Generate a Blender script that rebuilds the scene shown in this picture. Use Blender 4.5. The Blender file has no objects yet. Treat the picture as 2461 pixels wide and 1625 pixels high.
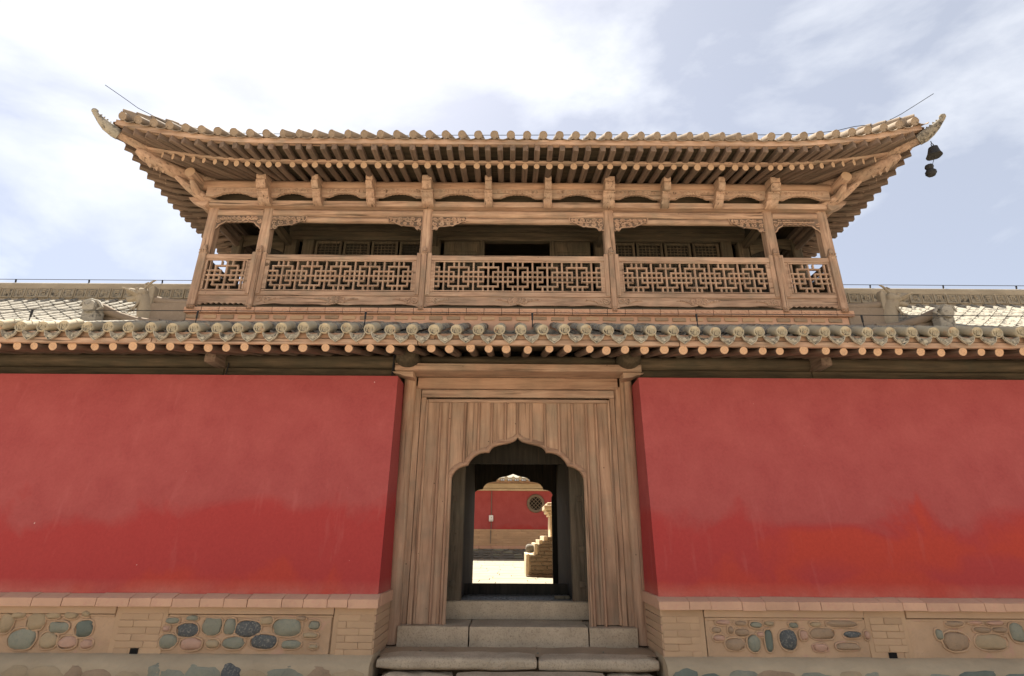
import bpy, bmesh, math, random
from mathutils import Vector, Matrix, noise
random.seed(7)
PI=math.pi
scene=bpy.context.scene
COL=scene.collection

# ------------------------------------------------------------------ camera
CAM=Vector((-0.09,-7.06,1.6))
FPX,PITCH,YAW,ROLL=1285.0,math.radians(20.4),math.radians(0.05),math.radians(0.35)
_F=Vector((math.sin(YAW)*math.cos(PITCH),math.cos(YAW)*math.cos(PITCH),math.sin(PITCH)))
_R0=Vector((math.cos(YAW),-math.sin(YAW),0)); _U0=_R0.cross(_F)
_R=_R0*math.cos(ROLL)+_U0*math.sin(ROLL); _U=-_R0*math.sin(ROLL)+_U0*math.cos(ROLL)
camd=bpy.data.cameras.new('camera'); camd.sensor_width=36; camd.lens=FPX/2461*36
camd.clip_start=0.05; camd.clip_end=2000
cam=bpy.data.objects.new('camera',camd); COL.objects.link(cam)
cam.matrix_world=Matrix(((_R.x,_U.x,-_F.x,CAM.x),(_R.y,_U.y,-_F.y,CAM.y),(_R.z,_U.z,-_F.z,CAM.z),(0,0,0,1)))
scene.camera=cam
def PY(x,y,Y):
    "source pixel -> point on the vertical plane Y"
    d=_F+_R*((x-1230.5)/FPX)-_U*((y-812.5)/FPX); t=(Y-CAM.y)/d.y
    return CAM+d*t

# ------------------------------------------------------------------ sky, sun, exposure
SUN_EL=math.radians(60); SUN_AZ=math.radians(-32)      # azimuth from +Y towards +X
sd=Vector((math.sin(SUN_AZ)*math.cos(SUN_EL),math.cos(SUN_AZ)*math.cos(SUN_EL),math.sin(SUN_EL)))
w=bpy.data.worlds.new('World'); scene.world=w; w.use_nodes=True
nt=w.node_tree; nt.nodes.clear()
N=nt.nodes.new; L=nt.links.new
sky=N('ShaderNodeTexSky'); sky.sky_type='NISHITA'; sky.sun_disc=False
sky.sun_elevation=SUN_EL; sky.sun_rotation=SUN_AZ; sky.air_density=1.0; sky.dust_density=9.0; sky.ozone_density=1.5; sky.altitude=2500
tc=N('ShaderNodeTexCoord'); mp=N('ShaderNodeMapping'); mp.inputs['Scale'].default_value=(1,1,2.2); mp.inputs['Location'].default_value=(0.35,0.1,0.2)
no=N('ShaderNodeTexNoise'); no.inputs['Scale'].default_value=2.1; no.inputs['Detail'].default_value=9; no.inputs['Roughness'].default_value=0.55; no.inputs['Distortion'].default_value=0.3
cr=N('ShaderNodeValToRGB'); cr.color_ramp.elements[0].position=0.47; cr.color_ramp.elements[1].position=0.72
mixc=N('ShaderNodeMixRGB'); mixc.inputs[2].default_value=(6.9,7.0,7.1,1)
hz=N('ShaderNodeMixRGB'); hz.inputs[0].default_value=0.55; hz.inputs[2].default_value=(4.1,4.15,4.3,1)
ml=N('ShaderNodeMath'); ml.operation='MULTIPLY'; ml.inputs[1].default_value=0.75
bg=N('ShaderNodeBackground'); bg.inputs['Strength'].default_value=0.058
out=N('ShaderNodeOutputWorld')
L(tc.outputs['Generated'],mp.inputs[0]); L(mp.outputs[0],no.inputs['Vector']); L(no.outputs['Fac'],cr.inputs[0])
L(cr.outputs[0],ml.inputs[0]); L(sky.outputs[0],hz.inputs[1]); L(hz.outputs[0],mixc.inputs[1]); L(ml.outputs[0],mixc.inputs[0]); L(mixc.outputs[0],bg.inputs[0]); L(bg.outputs[0],out.inputs[0])
sl=bpy.data.lights.new('sun','SUN'); sl.energy=5.0; sl.angle=math.radians(0.6); sl.color=(1.0,0.94,0.83)
so=bpy.data.objects.new('sun',sl); COL.objects.link(so); so.location=(-10,20,25)
so.rotation_euler=(-sd).to_track_quat('-Z','Y').to_euler()
vs=scene.view_settings; vs.view_transform='Standard'; vs.look='None'; vs.exposure=1.80; vs.gamma=1; vs.use_curve_mapping=False
scene.render.engine='CYCLES'; scene.render.resolution_x=1024; scene.render.resolution_y=676
scene.cycles.max_bounces=8; scene.cycles.diffuse_bounces=5

# ------------------------------------------------------------------ mesh helpers
class MB:
    def __init__(s): s.bm=bmesh.new()
    def box(s,x0,x1,y0,y1,z0,z1,bev=0.0,seg=1):
        r=bmesh.ops.create_cube(s.bm,size=1)
        for v in r['verts']:
            v.co=Vector(((x0+x1)/2+v.co.x*(x1-x0),(y0+y1)/2+v.co.y*(y1-y0),(z0+z1)/2+v.co.z*(z1-z0)))
        if bev>0:
            es={e for v in r['verts'] for e in v.link_edges}
            bmesh.ops.bevel(s.bm,geom=list(es),offset=bev,segments=seg,affect='EDGES',profile=0.6)
        return s
    def prism(s,pts,a0,a1,axis='y',bev=0.0):
        "pts: 2D outline; axis y -> (x,z), axis x -> (y,z), axis z -> (x,y)"
        def mk(p,a):
            if axis=='y': return Vector((p[0],a,p[1]))
            if axis=='x': return Vector((a,p[0],p[1]))
            return Vector((p[0],p[1],a))
        A=[s.bm.verts.new(mk(p,a0)) for p in pts]; B=[s.bm.verts.new(mk(p,a1)) for p in pts]
        n=len(pts); fs=[]
        fa=s.bm.faces.new(A); fb=s.bm.faces.new(B[::-1])
        for i in range(n):
            fs.append(s.bm.faces.new((A[i],B[i],B[(i+1)%n],A[(i+1)%n])))
        bmesh.ops.recalc_face_normals(s.bm,faces=[fa,fb]+fs)
        if bev>0:
            bmesh.ops.bevel(s.bm,geom=list(fa.edges),offset=bev,segments=1,affect='EDGES')
        return s
    def tube(s,pts,r,n=8,caps=True,squash=None):
        pts=[Vector(p) for p in pts]; rs=r if isinstance(r,(list,tuple)) else [r]*len(pts)
        rings=[]; up=None
        for i,p in enumerate(pts):
            t=(pts[min(i+1,len(pts)-1)]-pts[max(i-1,0)]).normalized()
            if up is None:
                a=Vector((0,0,1)) if abs(t.z)<0.9 else Vector((0,1,0))
                up=(a-t*a.dot(t)).normalized()
            else:
                up=(up-t*up.dot(t)); up=up.normalized() if up.length>1e-6 else Vector((0,0,1))
            sd_=t.cross(up)
            rings.append([s.bm.verts.new(p+(sd_*math.cos(2*PI*k/n)+up*math.sin(2*PI*k/n)*(squash or 1))*rs[i]) for k in range(n)])
        for a,b in zip(rings,rings[1:]):
            for k in range(n):
                s.bm.faces.new((a[k],a[(k+1)%n],b[(k+1)%n],b[k]))
        if caps:
            s.bm.faces.new(rings[0][::-1]); s.bm.faces.new(rings[-1])
        return s
    def lathe(s,prof,n=16,c=(0,0,0),axis='z'):
        c=Vector(c); rings=[]
        for r,h in prof:
            ring=[]
            for k in range(n):
                a=2*PI*k/n; u,v=r*math.cos(a),r*math.sin(a)
                ring.append(s.bm.verts.new(c+(Vector((u,v,h)) if axis=='z' else Vector((u,h,v)))))
            rings.append(ring)
        for a,b in zip(rings,rings[1:]):
            for k in range(n): s.bm.faces.new((a[k],a[(k+1)%n],b[(k+1)%n],b[k]))
        s.bm.faces.new(rings[0][::-1]); s.bm.faces.new(rings[-1])
        return s
    def grid(s,rows):
        "rows: list of lists of points"
        V=[[s.bm.verts.new(Vector(p)) for p in r] for r in rows]
        for a,b in zip(V,V[1:]):
            for i in range(len(a)-1): s.bm.faces.new((a[i],a[i+1],b[i+1],b[i]))
        return s
    def stone(s,c,sx,sy,sz,seed,sub=2,rough=0.18):
        r=bmesh.ops.create_icosphere(s.bm,subdivisions=sub,radius=1)
        o=Vector((seed*13.7,seed*5.3,seed*2.1))
        for v in r['verts']:
            d=1+rough*noise.noise(v.co*1.3+o)+rough*0.4*noise.noise(v.co*3.1+o)
            q=v.co*d
            q=Vector([math.copysign(abs(k)**0.8,k) for k in q])
            v.co=Vector((c[0]+q.x*sx,c[1]+q.y*sy,c[2]+q.z*sz))
        return s
    def spiral(s,c,r,turns=1.3,a0=0.0,dirn=1,tr=0.008,n=5,plane='y'):
        pts=[];rs=[];m=int(10*turns)+4
        for i in range(m+1):
            t=i/m; rad=r*(1-0.8*t); a=a0+dirn*2*PI*turns*t
            pts.append((c[0]+rad*math.cos(a),c[1],c[2]+rad*math.sin(a))); rs.append(tr*(1-0.35*t))
        return s.tube(pts,rs,n)
    def jitter(s,amp,freq,seed=0):
        o=Vector((seed*7.1,seed*3.3,seed))
        for v in s.bm.verts:
            v.co+=amp*noise.noise_vector(v.co*freq+o)
        return s
    def mesh(s,name,mat=None,smooth=40):
        me=bpy.data.meshes.new(name); bmesh.ops.recalc_face_normals(s.bm,faces=s.bm.faces)
        s.bm.to_mesh(me); s.bm.free()
        if smooth:
            for p in me.polygons: p.use_smooth=True
            me.set_sharp_from_angle(angle=math.radians(smooth))
        for m in (mat if isinstance(mat,(list,tuple)) else [mat]):
            if m: me.materials.append(m)
        return me
BASE={}
def link(name,me,parent=None,loc=None,rot=None,scale=None,kind=None):
    o=bpy.data.objects.new(name,me); COL.objects.link(o)
    if parent:
        o.parent=parent
        if parent.name in BASE: o.matrix_parent_inverse=Matrix.Translation(-BASE[parent.name])
    if loc is not None: o.location=loc
    if rot is not None: o.rotation_euler=rot
    if scale is not None: o.scale=scale
    if kind: o['kind']=kind
    return o
def part(name,mb,mat,parent=None,smooth=40,kind=None):
    return link(name,mb.mesh(name,mat,smooth),parent,kind=kind)
def tag(o,label,cat,group=None):
    o['label']=label; o['category']=cat
    if group: o['group']=group
    return o
def thing(name,label,cat,group=None,loc=(0,0,0)):
    # the Empty stands at the thing's base; its parts keep world coordinates
    o=bpy.data.objects.new(name,None); COL.objects.link(o); o.empty_display_size=0.3; o.location=loc; BASE[o.name]=Vector(loc)
    return tag(o,label,cat,group)
def R(a,b): return random.uniform(a,b)

# ------------------------------------------------------------------ materials
def newmat(name,rough=0.9):
    m=bpy.data.materials.new(name); m.use_nodes=True
    t=m.node_tree; b=t.nodes['Principled BSDF']; b.inputs['Roughness'].default_value=rough
    b.inputs['Specular IOR Level'].default_value=0.2
    return m,t,b
def nd(t,typ,**kw):
    n=t.nodes.new(typ)
    for k,v in kw.items():
        if k in n.inputs: n.inputs[k].default_value=v
        else: setattr(n,k,v)
    return n
def coords(t,scale=(1,1,1),rnd=True):
    tc=nd(t,'ShaderNodeTexCoord'); v=tc.outputs['Object']
    if rnd:
        oi=nd(t,'ShaderNodeObjectInfo'); mu=nd(t,'ShaderNodeMath',operation='MULTIPLY'); mu.inputs[1].default_value=37.0
        t.links.new(oi.outputs['Random'],mu.inputs[0])
        ad=nd(t,'ShaderNodeVectorMath',operation='ADD'); t.links.new(v,ad.inputs[0]); t.links.new(mu.outputs[0],ad.inputs[1]); v=ad.outputs[0]
    mp=nd(t,'ShaderNodeMapping'); mp.inputs['Scale'].default_value=scale
    t.links.new(v,mp.inputs[0]); return mp.outputs[0]
def noise_n(t,vec,scale,detail=5,rough=0.6,dist=0.0):
    n=nd(t,'ShaderNodeTexNoise'); n.inputs['Scale'].default_value=scale; n.inputs['Detail'].default_value=detail; n.inputs['Roughness'].default_value=rough; n.inputs['Distortion'].default_value=dist
    t.links.new(vec,n.inputs['Vector']); return n.outputs['Fac']
def ramp(t,fac,stops):
    r=nd(t,'ShaderNodeValToRGB'); e=r.color_ramp.elements
    while len(e)<len(stops): e.new(0.5)
    for el,(p,c) in zip(e,stops):
        el.position=p; el.color=(c,c,c,1) if isinstance(c,(int,float)) else (*c,1)
    t.links.new(fac,r.inputs[0]); return r.outputs[0]
def mix(t,fac,a,b,mode='MIX'):
    m=nd(t,'ShaderNodeMixRGB',blend_type=mode)
    for i,v in ((0,fac),(1,a),(2,b)):
        if isinstance(v,(int,float)): m.inputs[i].default_value=v
        elif isinstance(v,tuple): m.inputs[i].default_value=(*v,1)
        else: t.links.new(v,m.inputs[i])
    return m.outputs[0]
def bump(t,b,h,strength=0.3,dist=0.01):
    n=nd(t,'ShaderNodeBump'); n.inputs['Strength'].default_value=strength; n.inputs['Distance'].default_value=dist
    t.links.new(h,n.inputs['Height']); t.links.new(n.outputs[0],b.inputs['Normal'])
def wood(name,axis,base,dark,light,grey=(0.27,0.22,0.16),crack=0.8,greyamt=0.6,dust=None):
    "weathered timber, grain along axis"
    m,t,b=newmat(name,0.85)
    long_,cross=1.2,14.0
    sc={'x':(long_,cross,cross),'y':(cross,long_,cross),'z':(cross,cross,long_)}[axis]
    v=coords(t,sc); v1=coords(t,(1,1,1))
    g=noise_n(t,v,1.6,7,0.65,0.3)
    c=ramp(t,g,[(0.28,dark),(0.5,base),(0.75,light)])
    big=noise_n(t,v1,2.3,5,0.6,0.4)
    c=mix(t,ramp(t,big,[(0.45,0.0),(0.68,greyamt)]),c,mix(t,g,tuple(k*0.75 for k in grey),grey))
    big2=noise_n(t,v1,0.9,4,0.6)
    c=mix(t,0.6,c,ramp(t,big2,[(0.3,0.55),(0.7,1.25)]),'MULTIPLY')
    sc2={'x':(0.55,26,26),'y':(26,0.55,26),'z':(26,26,0.55)}[axis]
    v2=coords(t,sc2); k=noise_n(t,v2,1.0,3,0.6,0.6)
    ck=ramp(t,k,[(0.325,0.0),(0.385,1.0)])
    c=mix(t,mix(t,crack,(1,1,1),ck),(0.06,0.04,0.025),c)
    # knots and nail holes
    vo=nd(t,'ShaderNodeTexVoronoi'); vo.inputs['Scale'].default_value=5.0; t.links.new(v1,vo.inputs['Vector'])
    c=mix(t,ramp(t,vo.outputs['Distance'],[(0.030,0.75),(0.055,0.0)]),c,(0.05,0.03,0.02))
    t.links.new(c,b.inputs['Base Color'])
    h=mix(t,0.5,g,ck)
    bump(t,b,h,0.55,0.012)
    return m
WB,WD,WL=(0.405,0.262,0.178),(0.22,0.138,0.092),(0.53,0.37,0.26)
M={}
for ax in 'xyz': M['wood_'+ax]=wood('weathered_timber_'+ax,ax,WB,WD,WL)
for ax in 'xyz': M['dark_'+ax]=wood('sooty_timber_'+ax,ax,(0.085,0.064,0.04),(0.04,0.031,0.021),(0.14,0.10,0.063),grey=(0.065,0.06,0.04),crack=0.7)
for ax in 'xyz': M['rot_'+ax]=wood('old_painted_timber_'+ax,ax,(0.37,0.225,0.145),(0.24,0.14,0.09),(0.46,0.295,0.19),grey=(0.27,0.20,0.135),crack=0.35,greyamt=0.4)
for ax in 'xy': M['raf_'+ax]=wood('shade_toned_timber_'+ax,ax,(0.165,0.113,0.083),(0.09,0.060,0.045),(0.235,0.168,0.12),grey=(0.135,0.11,0.082),crack=0.5,greyamt=0.5)  # darker timber copy: shade of eaves, side bays and carving put into the colour
M['door_z']=wood('door_board_timber','z',(0.40,0.25,0.16),(0.28,0.17,0.105),(0.50,0.335,0.22),grey=(0.30,0.235,0.165),crack=0.55,greyamt=0.6)
M['black_z']=wood('black_timber','z',(0.030,0.024,0.017),(0.013,0.011,0.009),(0.05,0.04,0.028),grey=(0.035,0.033,0.024),crack=0.5)  # near-black timber of the passage and inner-room boards
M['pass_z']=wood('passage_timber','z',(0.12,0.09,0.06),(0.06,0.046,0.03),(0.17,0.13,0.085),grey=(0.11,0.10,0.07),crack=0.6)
def endgrain(name='sawn_log_end',ca=(0.44,0.27,0.16),cb_=(0.52,0.335,0.205)):
    m,t,b=newmat(name,0.9)
    v=coords(t,(1,1,1)); tcn=nd(t,'ShaderNodeTexCoord')
    w=nd(t,'ShaderNodeTexWave'); w.wave_type='RINGS'; w.rings_direction='Y'; w.inputs['Scale'].default_value=14; w.inputs['Distortion'].default_value=2.5
    t.links.new(tcn.outputs['Object'],w.inputs['Vector'])
    c=mix(t,w.outputs['Fac'],ca,cb_)
    # radial checks
    sp=nd(t,'ShaderNodeSeparateXYZ'); t.links.new(tcn.outputs['Object'],sp.inputs[0])
    at=nd(t,'ShaderNodeMath',operation='ARCTAN2'); t.links.new(sp.outputs['X'],at.inputs[0]); t.links.new(sp.outputs['Z'],at.inputs[1])
    oi=nd(t,'ShaderNodeObjectInfo'); ad=nd(t,'ShaderNodeMath',operation='MULTIPLY_ADD'); ad.inputs[1].default_value=1.9; t.links.new(at.outputs[0],ad.inputs[0])
    m2=nd(t,'ShaderNodeMath',operation='MULTIPLY'); m2.inputs[1].default_value=50; t.links.new(oi.outputs['Random'],m2.inputs[0]); t.links.new(m2.outputs[0],ad.inputs[2])
    cb=nd(t,'ShaderNodeCombineXYZ'); t.links.new(ad.outputs[0],cb.inputs[0]); t.links.new(m2.outputs[0],cb.inputs[1])
    k=noise_n(t,cb.outputs[0],2.2,4,0.7)
    c=mix(t,ramp(t,k,[(0.33,0.85),(0.40,0.0)]),c,(0.09,0.05,0.03))
    big=noise_n(t,v,9,4); c=mix(t,ramp(t,big,[(0.5,0.0),(0.75,0.5)]),c,(0.30,0.20,0.13))
    t.links.new(c,b.inputs['Base Color']); bump(t,b,k,0.4,0.006)
    return m
M['end']=endgrain(); M['end_dull']=endgrain('weathered_log_end',(0.36,0.235,0.145),(0.43,0.29,0.185))
def mineral(name,base,var,spot,scale=6,spotamt=0.6,bumps=0.4,rough=0.95,spots2=None,dark=None):
    m,t,b=newmat(name,rough); v=coords(t)
    n1=noise_n(t,v,scale,7,0.62); n2=noise_n(t,v,scale*4.3,5,0.7); n3=noise_n(t,v,scale*0.35,4,0.55)
    c=mix(t,n1,base,var); c=mix(t,ramp(t,n2,[(0.52,0.0),(0.72,spotamt)]),c,spot)
    c=mix(t,0.4,c,ramp(t,n3,[(0.3,0.65),(0.7,1.25)]),'MULTIPLY')
    if dark:
        n4=noise_n(t,v,scale*1.4,6,0.7,0.5); c=mix(t,ramp(t,n4,[(0.51,0.0),(0.61,dark[1])]),c,dark[0])
    if spots2:
        n5=noise_n(t,v,scale*0.9,5,0.7); c=mix(t,ramp(t,n5,[(0.58,0.0),(0.66,spots2[1])]),c,spots2[0])
    t.links.new(c,b.inputs['Base Color']); bump(t,b,mix(t,0.5,n1,n2),bumps,0.02)
    return m
M['tile']=mineral('lichened_grey_tile',(0.25,0.225,0.185),(0.35,0.315,0.25),(0.50,0.46,0.36),9,0.6,0.5,dark=((0.055,0.05,0.045),0.75))
M['tile_disc']=mineral('weathered_tile_end',(0.36,0.315,0.225),(0.45,0.385,0.27),(0.52,0.47,0.36),11,0.5,0.4,spots2=((0.46,0.24,0.12),0.5))
M['drip']=mineral('lichened_drip_tile',(0.36,0.32,0.24),(0.48,0.43,0.33),(0.56,0.52,0.42),14,0.6,0.5,dark=((0.06,0.055,0.05),0.75))
M['dusty_tile']=mineral('dusty_upper_tile',(0.21,0.16,0.115),(0.28,0.215,0.155),(0.33,0.27,0.20),7,0.4,0.45)
M['pan_pale']=mineral('dusty_pan_tile',(0.30,0.25,0.18),(0.38,0.325,0.24),(0.46,0.41,0.31),9,0.5,0.4)
M['pan']=mineral('mossy_and_shade_dark_tile',(0.16,0.14,0.11),(0.30,0.26,0.20),(0.42,0.39,0.31),10,0.6,0.5,dark=((0.03,0.028,0.025),0.9))  # moss on pan tiles; also painted shade in relief recesses and right horn
M['ridge']=mineral('grey_ridge_brick',(0.26,0.215,0.155),(0.35,0.29,0.21),(0.42,0.37,0.28),6,0.4,0.4)
M['plaster']=mineral('buff_lime_plaster',(0.42,0.275,0.165),(0.50,0.335,0.205),(0.45,0.29,0.20),3,0.4,0.35,spots2=((0.48,0.27,0.19),0.5))
M['pinkmortar']=mineral('pink_mud_mortar',(0.42,0.275,0.165),(0.49,0.325,0.20),(0.36,0.25,0.15),5,0.5,0.7,spots2=((0.48,0.27,0.20),0.55))
M['brick']=mineral('rendered_buff_brick',(0.43,0.285,0.17),(0.50,0.335,0.20),(0.44,0.26,0.17),4,0.4,0.35)
M['coping']=mineral('pink_coping_brick',(0.50,0.30,0.20),(0.56,0.34,0.22),(0.48,0.24,0.18),5,0.5,0.35)
M['granite']=mineral('bush_hammered_granite',(0.42,0.33,0.225),(0.51,0.405,0.285),(0.19,0.145,0.10),13,0.9,1.0)
M['dirt']=mineral('trodden_dirt',(0.30,0.22,0.14),(0.37,0.275,0.18),(0.22,0.165,0.11),7,0.5,0.8)
M['berm']=mineral('smooth_mud_berm',(0.39,0.30,0.19),(0.45,0.35,0.23),(0.33,0.265,0.17),4,0.4,0.5)
M['st_buff']=mineral('buff_fieldstone',(0.33,0.25,0.15),(0.42,0.31,0.19),(0.27,0.23,0.15),9,0.5,0.6)
M['st_grey']=mineral('grey_green_fieldstone',(0.20,0.20,0.145),(0.29,0.27,0.20),(0.15,0.17,0.14),10,0.6,0.5)
M['st_slate']=mineral('green_slate_fieldstone',(0.115,0.13,0.105),(0.17,0.18,0.14),(0.22,0.22,0.16),6,0.4,0.3)
M['st_dark']=mineral('dark_blue_fieldstone',(0.055,0.06,0.062),(0.14,0.14,0.13),(0.34,0.31,0.24),11,0.9,0.7)
M['st_brown']=mineral('brown_fieldstone',(0.29,0.20,0.125),(0.36,0.25,0.16),(0.21,0.165,0.11),9,0.5,0.6)
M['st_pink']=mineral('pinkish_fieldstone',(0.42,0.25,0.175),(0.48,0.30,0.21),(0.33,0.24,0.17),9,0.5,0.6)
M['darkstone']=mineral('dark_foundation_stone',(0.13,0.12,0.10),(0.22,0.20,0.165),(0.07,0.07,0.065),4,0.6,0.6)
M['cobble']=mineral('worn_dark_cobble',(0.08,0.075,0.065),(0.15,0.14,0.12),(0.05,0.05,0.045),8,0.5,0.4,rough=0.55)
M['paver']=mineral('courtyard_paver',(0.25,0.215,0.155),(0.30,0.26,0.19),(0.21,0.18,0.13),5,0.4,0.3)
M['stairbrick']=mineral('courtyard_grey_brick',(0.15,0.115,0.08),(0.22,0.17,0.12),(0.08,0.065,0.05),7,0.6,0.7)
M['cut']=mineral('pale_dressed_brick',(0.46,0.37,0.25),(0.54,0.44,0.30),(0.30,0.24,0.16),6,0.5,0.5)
M['ground']=mineral('sunlit_earth_ground',(0.44,0.37,0.285),(0.50,0.42,0.33),(0.36,0.305,0.24),2,0.4,0.4)
M['iron']=newmat('black_iron',0.6)[0]; M['iron'].node_tree.nodes['Principled BSDF'].inputs['Base Color'].default_value=(0.02,0.02,0.022,1)
M['bell']=mineral('blackened_bronze',(0.018,0.017,0.016),(0.03,0.028,0.026),(0.012,0.012,0.012),8,0.4,0.3,rough=0.6)
M['white']=newmat('white_plastic',0.5)[0]; M['white'].node_tree.nodes['Principled BSDF'].inputs['Base Color'].default_value=(0.75,0.74,0.70,1)
M['void']=newmat('unlit_recess',1.0)[0]; M['void'].node_tree.nodes['Principled BSDF'].inputs['Base Color'].default_value=(0.012,0.011,0.010,1)
def redwall():
    m,t,b=newmat('red_lime_wash',0.9)
    tcn=nd(t,'ShaderNodeTexCoord'); v=tcn.outputs['Object']
    big=noise_n(t,v,0.75,5,0.55,0.6); fine=noise_n(t,v,34,5,0.7); mid=noise_n(t,v,3.2,6,0.6)
    c=mix(t,ramp(t,mid,[(0.3,0.0),(0.75,1.0)]),(0.305,0.058,0.055),(0.36,0.080,0.072))
    # repainted patches: fresher red-orange wash, mostly on the lower half
    sp=nd(t,'ShaderNodeSeparateXYZ'); t.links.new(v,sp.inputs[0])
    def mth(op,x,y):
        n=nd(t,'ShaderNodeMath',operation=op)
        for i,q in enumerate((x,y)):
            if isinstance(q,(int,float)): n.inputs[i].default_value=q
            else: t.links.new(q,n.inputs[i])
        return n.outputs[0]
    nb=mth('SUBTRACT',big,0.5); nm=mth('MULTIPLY',mth('SUBTRACT',mid,0.5),0.10); z_=sp.outputs['Z']; x_=sp.outputs['X']
    f1=mth('ADD',mth('ADD',mth('SUBTRACT',1.98,z_),mth('MULTIPLY',nb,1.5)),nm)
    c=mix(t,ramp(t,f1,[(0.0,0.0),(0.18,0.85)]),c,(0.345,0.040,0.036))
    f2=mth('ADD',mth('SUBTRACT',1.86,z_),mth('MULTIPLY',nb,2.0))
    f3=mth('ADD',mth('SUBTRACT',z_,1.22),mth('MULTIPLY',nb,1.2))
    f4=mth('ADD',mth('MULTIPLY',mth('SUBTRACT',x_,2.75),0.5),mth('MULTIPLY',nb,1.2))
    f5=mth('ADD',mth('MINIMUM',mth('MINIMUM',f2,f3),f4),nm)
    c=mix(t,ramp(t,f5,[(0.0,0.0),(0.16,0.75)]),c,(0.40,0.050,0.028))
    f6=mth('ADD',mth('SUBTRACT',1.22,z_),mth('ADD',mth('MULTIPLY',nb,2.2),nm))
    c=mix(t,ramp(t,f6,[(0.02,0.0),(0.16,0.6)]),c,(0.40,0.052,0.03))
    # dusty foot of the wall
    mr2=nd(t,'ShaderNodeMapRange'); mr2.inputs['From Min'].default_value=1.0; mr2.inputs['From Max'].default_value=1.16; mr2.inputs['To Min'].default_value=0.55; mr2.inputs['To Max'].default_value=0.0
    t.links.new(sp.outputs['Z'],mr2.inputs['Value'])
    dm=mix(t,1.0,mr2.outputs[0],ramp(t,mid,[(0.3,0.3),(0.7,1.3)]),'MULTIPLY')
    c=mix(t,dm,c,(0.44,0.17,0.13))
    c=mix(t,0.35,c,ramp(t,fine,[(0.3,0.75),(0.7,1.2)]),'MULTIPLY')
    # pale chips and runs
    vs_=nd(t,'ShaderNodeMapping'); vs_.inputs['Scale'].default_value=(1,1,0.12); t.links.new(v,vs_.inputs[0])
    rn=noise_n(t,vs_.outputs[0],7,5,0.6); c=mix(t,ramp(t,rn,[(0.60,0.0),(0.74,0.35)]),c,(0.42,0.11,0.10))
    ch=noise_n(t,v,19,2,0.5); c=mix(t,ramp(t,ch,[(0.80,0.0),(0.815,0.7)]),c,(0.6,0.45,0.4))
    t.links.new(c,b.inputs['Base Color']); bump(t,b,mix(t,0.25,mid,fine),0.35,0.02)
    return m
M['red']=redwall()
# ================================================================== SETTING: ground
mb=MB(); mb.grid([[(-300,-300,0),(300,-300,0)],[(-300,300,0),(300,300,0)]])
g=part('ground',mb,M['ground'],smooth=0); g['kind']='structure'

# ================================================================== RED WALLS
def wallY(z): return -0.74+0.30*(z-1.0)/2.53
def z3(x,y): return (x/4.75,1380+y/4.75)
def z4(x,y): return (450+x/4.75,1380+y/4.75)
def z5(x,y): return (1500+x/4.75,1380+y/4.75)
def z6(x,y): return (1961+x/4.75,1380+y/4.75)
B_,G_,S_,D_,W_,P_='st_buff','st_grey','st_slate','st_dark','st_brown','st_pink'
STL=[(z3,60,560,150,200,B_),(z3,205,470,150,70,B_),(z3,400,540,190,180,B_),(z3,600,475,150,70,B_),(z3,810,470,150,70,B_),(z3,980,450,90,70,B_),(z3,660,610,200,120,G_),(z3,950,625,190,170,S_),(z3,240,740,280,210,G_),(z3,540,760,180,170,B_),(z3,760,780,190,130,P_),(z3,980,800,130,100,P_),
 (z3,1965,530,140,70,G_),(z3,2190,500,130,60,G_),(z3,1890,625,80,60,P_),(z3,2130,640,220,140,D_),(z3,1905,770,190,150,G_),(z3,2170,800,220,130,P_),
 (z4,280,590,200,190,G_),(z4,480,600,130,170,G_),(z4,690,625,260,170,D_),(z4,905,530,140,90,B_),(z4,1140,605,300,190,G_),(z4,1300,505,110,50,W_),(z4,1445,585,120,90,G_),(z4,280,800,140,90,B_),(z4,520,785,220,130,G_),(z4,865,770,270,150,D_),(z4,1180,805,200,90,G_),(z4,1400,700,160,60,B_),(z4,1430,830,100,50,B_)]
STR=[(z5,1130,550,150,50,P_),(z5,1330,560,130,50,W_),(z5,1510,580,120,60,G_),(z5,1660,565,110,50,B_),(z5,1940,585,100,60,G_),(z5,2190,575,120,50,B_),(z5,1060,640,100,60,W_),(z5,1220,640,60,80,W_),(z5,1350,670,150,80,W_),(z5,1560,690,80,60,P_),(z5,1660,760,90,230,S_),(z5,1490,795,130,170,G_),(z5,1880,750,180,200,D_),(z5,1270,805,200,120,W_),(z5,2060,700,90,100,P_),(z5,2270,680,250,120,W_),(z5,1090,730,120,60,P_),(z5,2250,840,150,80,P_),
 (z6,300,570,310,70,W_),(z6,420,690,180,70,D_),(z6,590,700,60,90,P_),(z6,370,830,240,80,W_),(z6,1590,570,190,60,W_),(z6,1830,555,150,40,P_),(z6,2060,560,180,50,P_),(z6,1415,690,80,110,G_),(z6,1610,770,260,190,W_),(z6,1910,640,180,60,W_),(z6,2110,640,150,60,W_),(z6,2010,780,330,160,B_),(z6,2310,670,150,200,G_)]
DY=-0.80   # dado face
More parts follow.
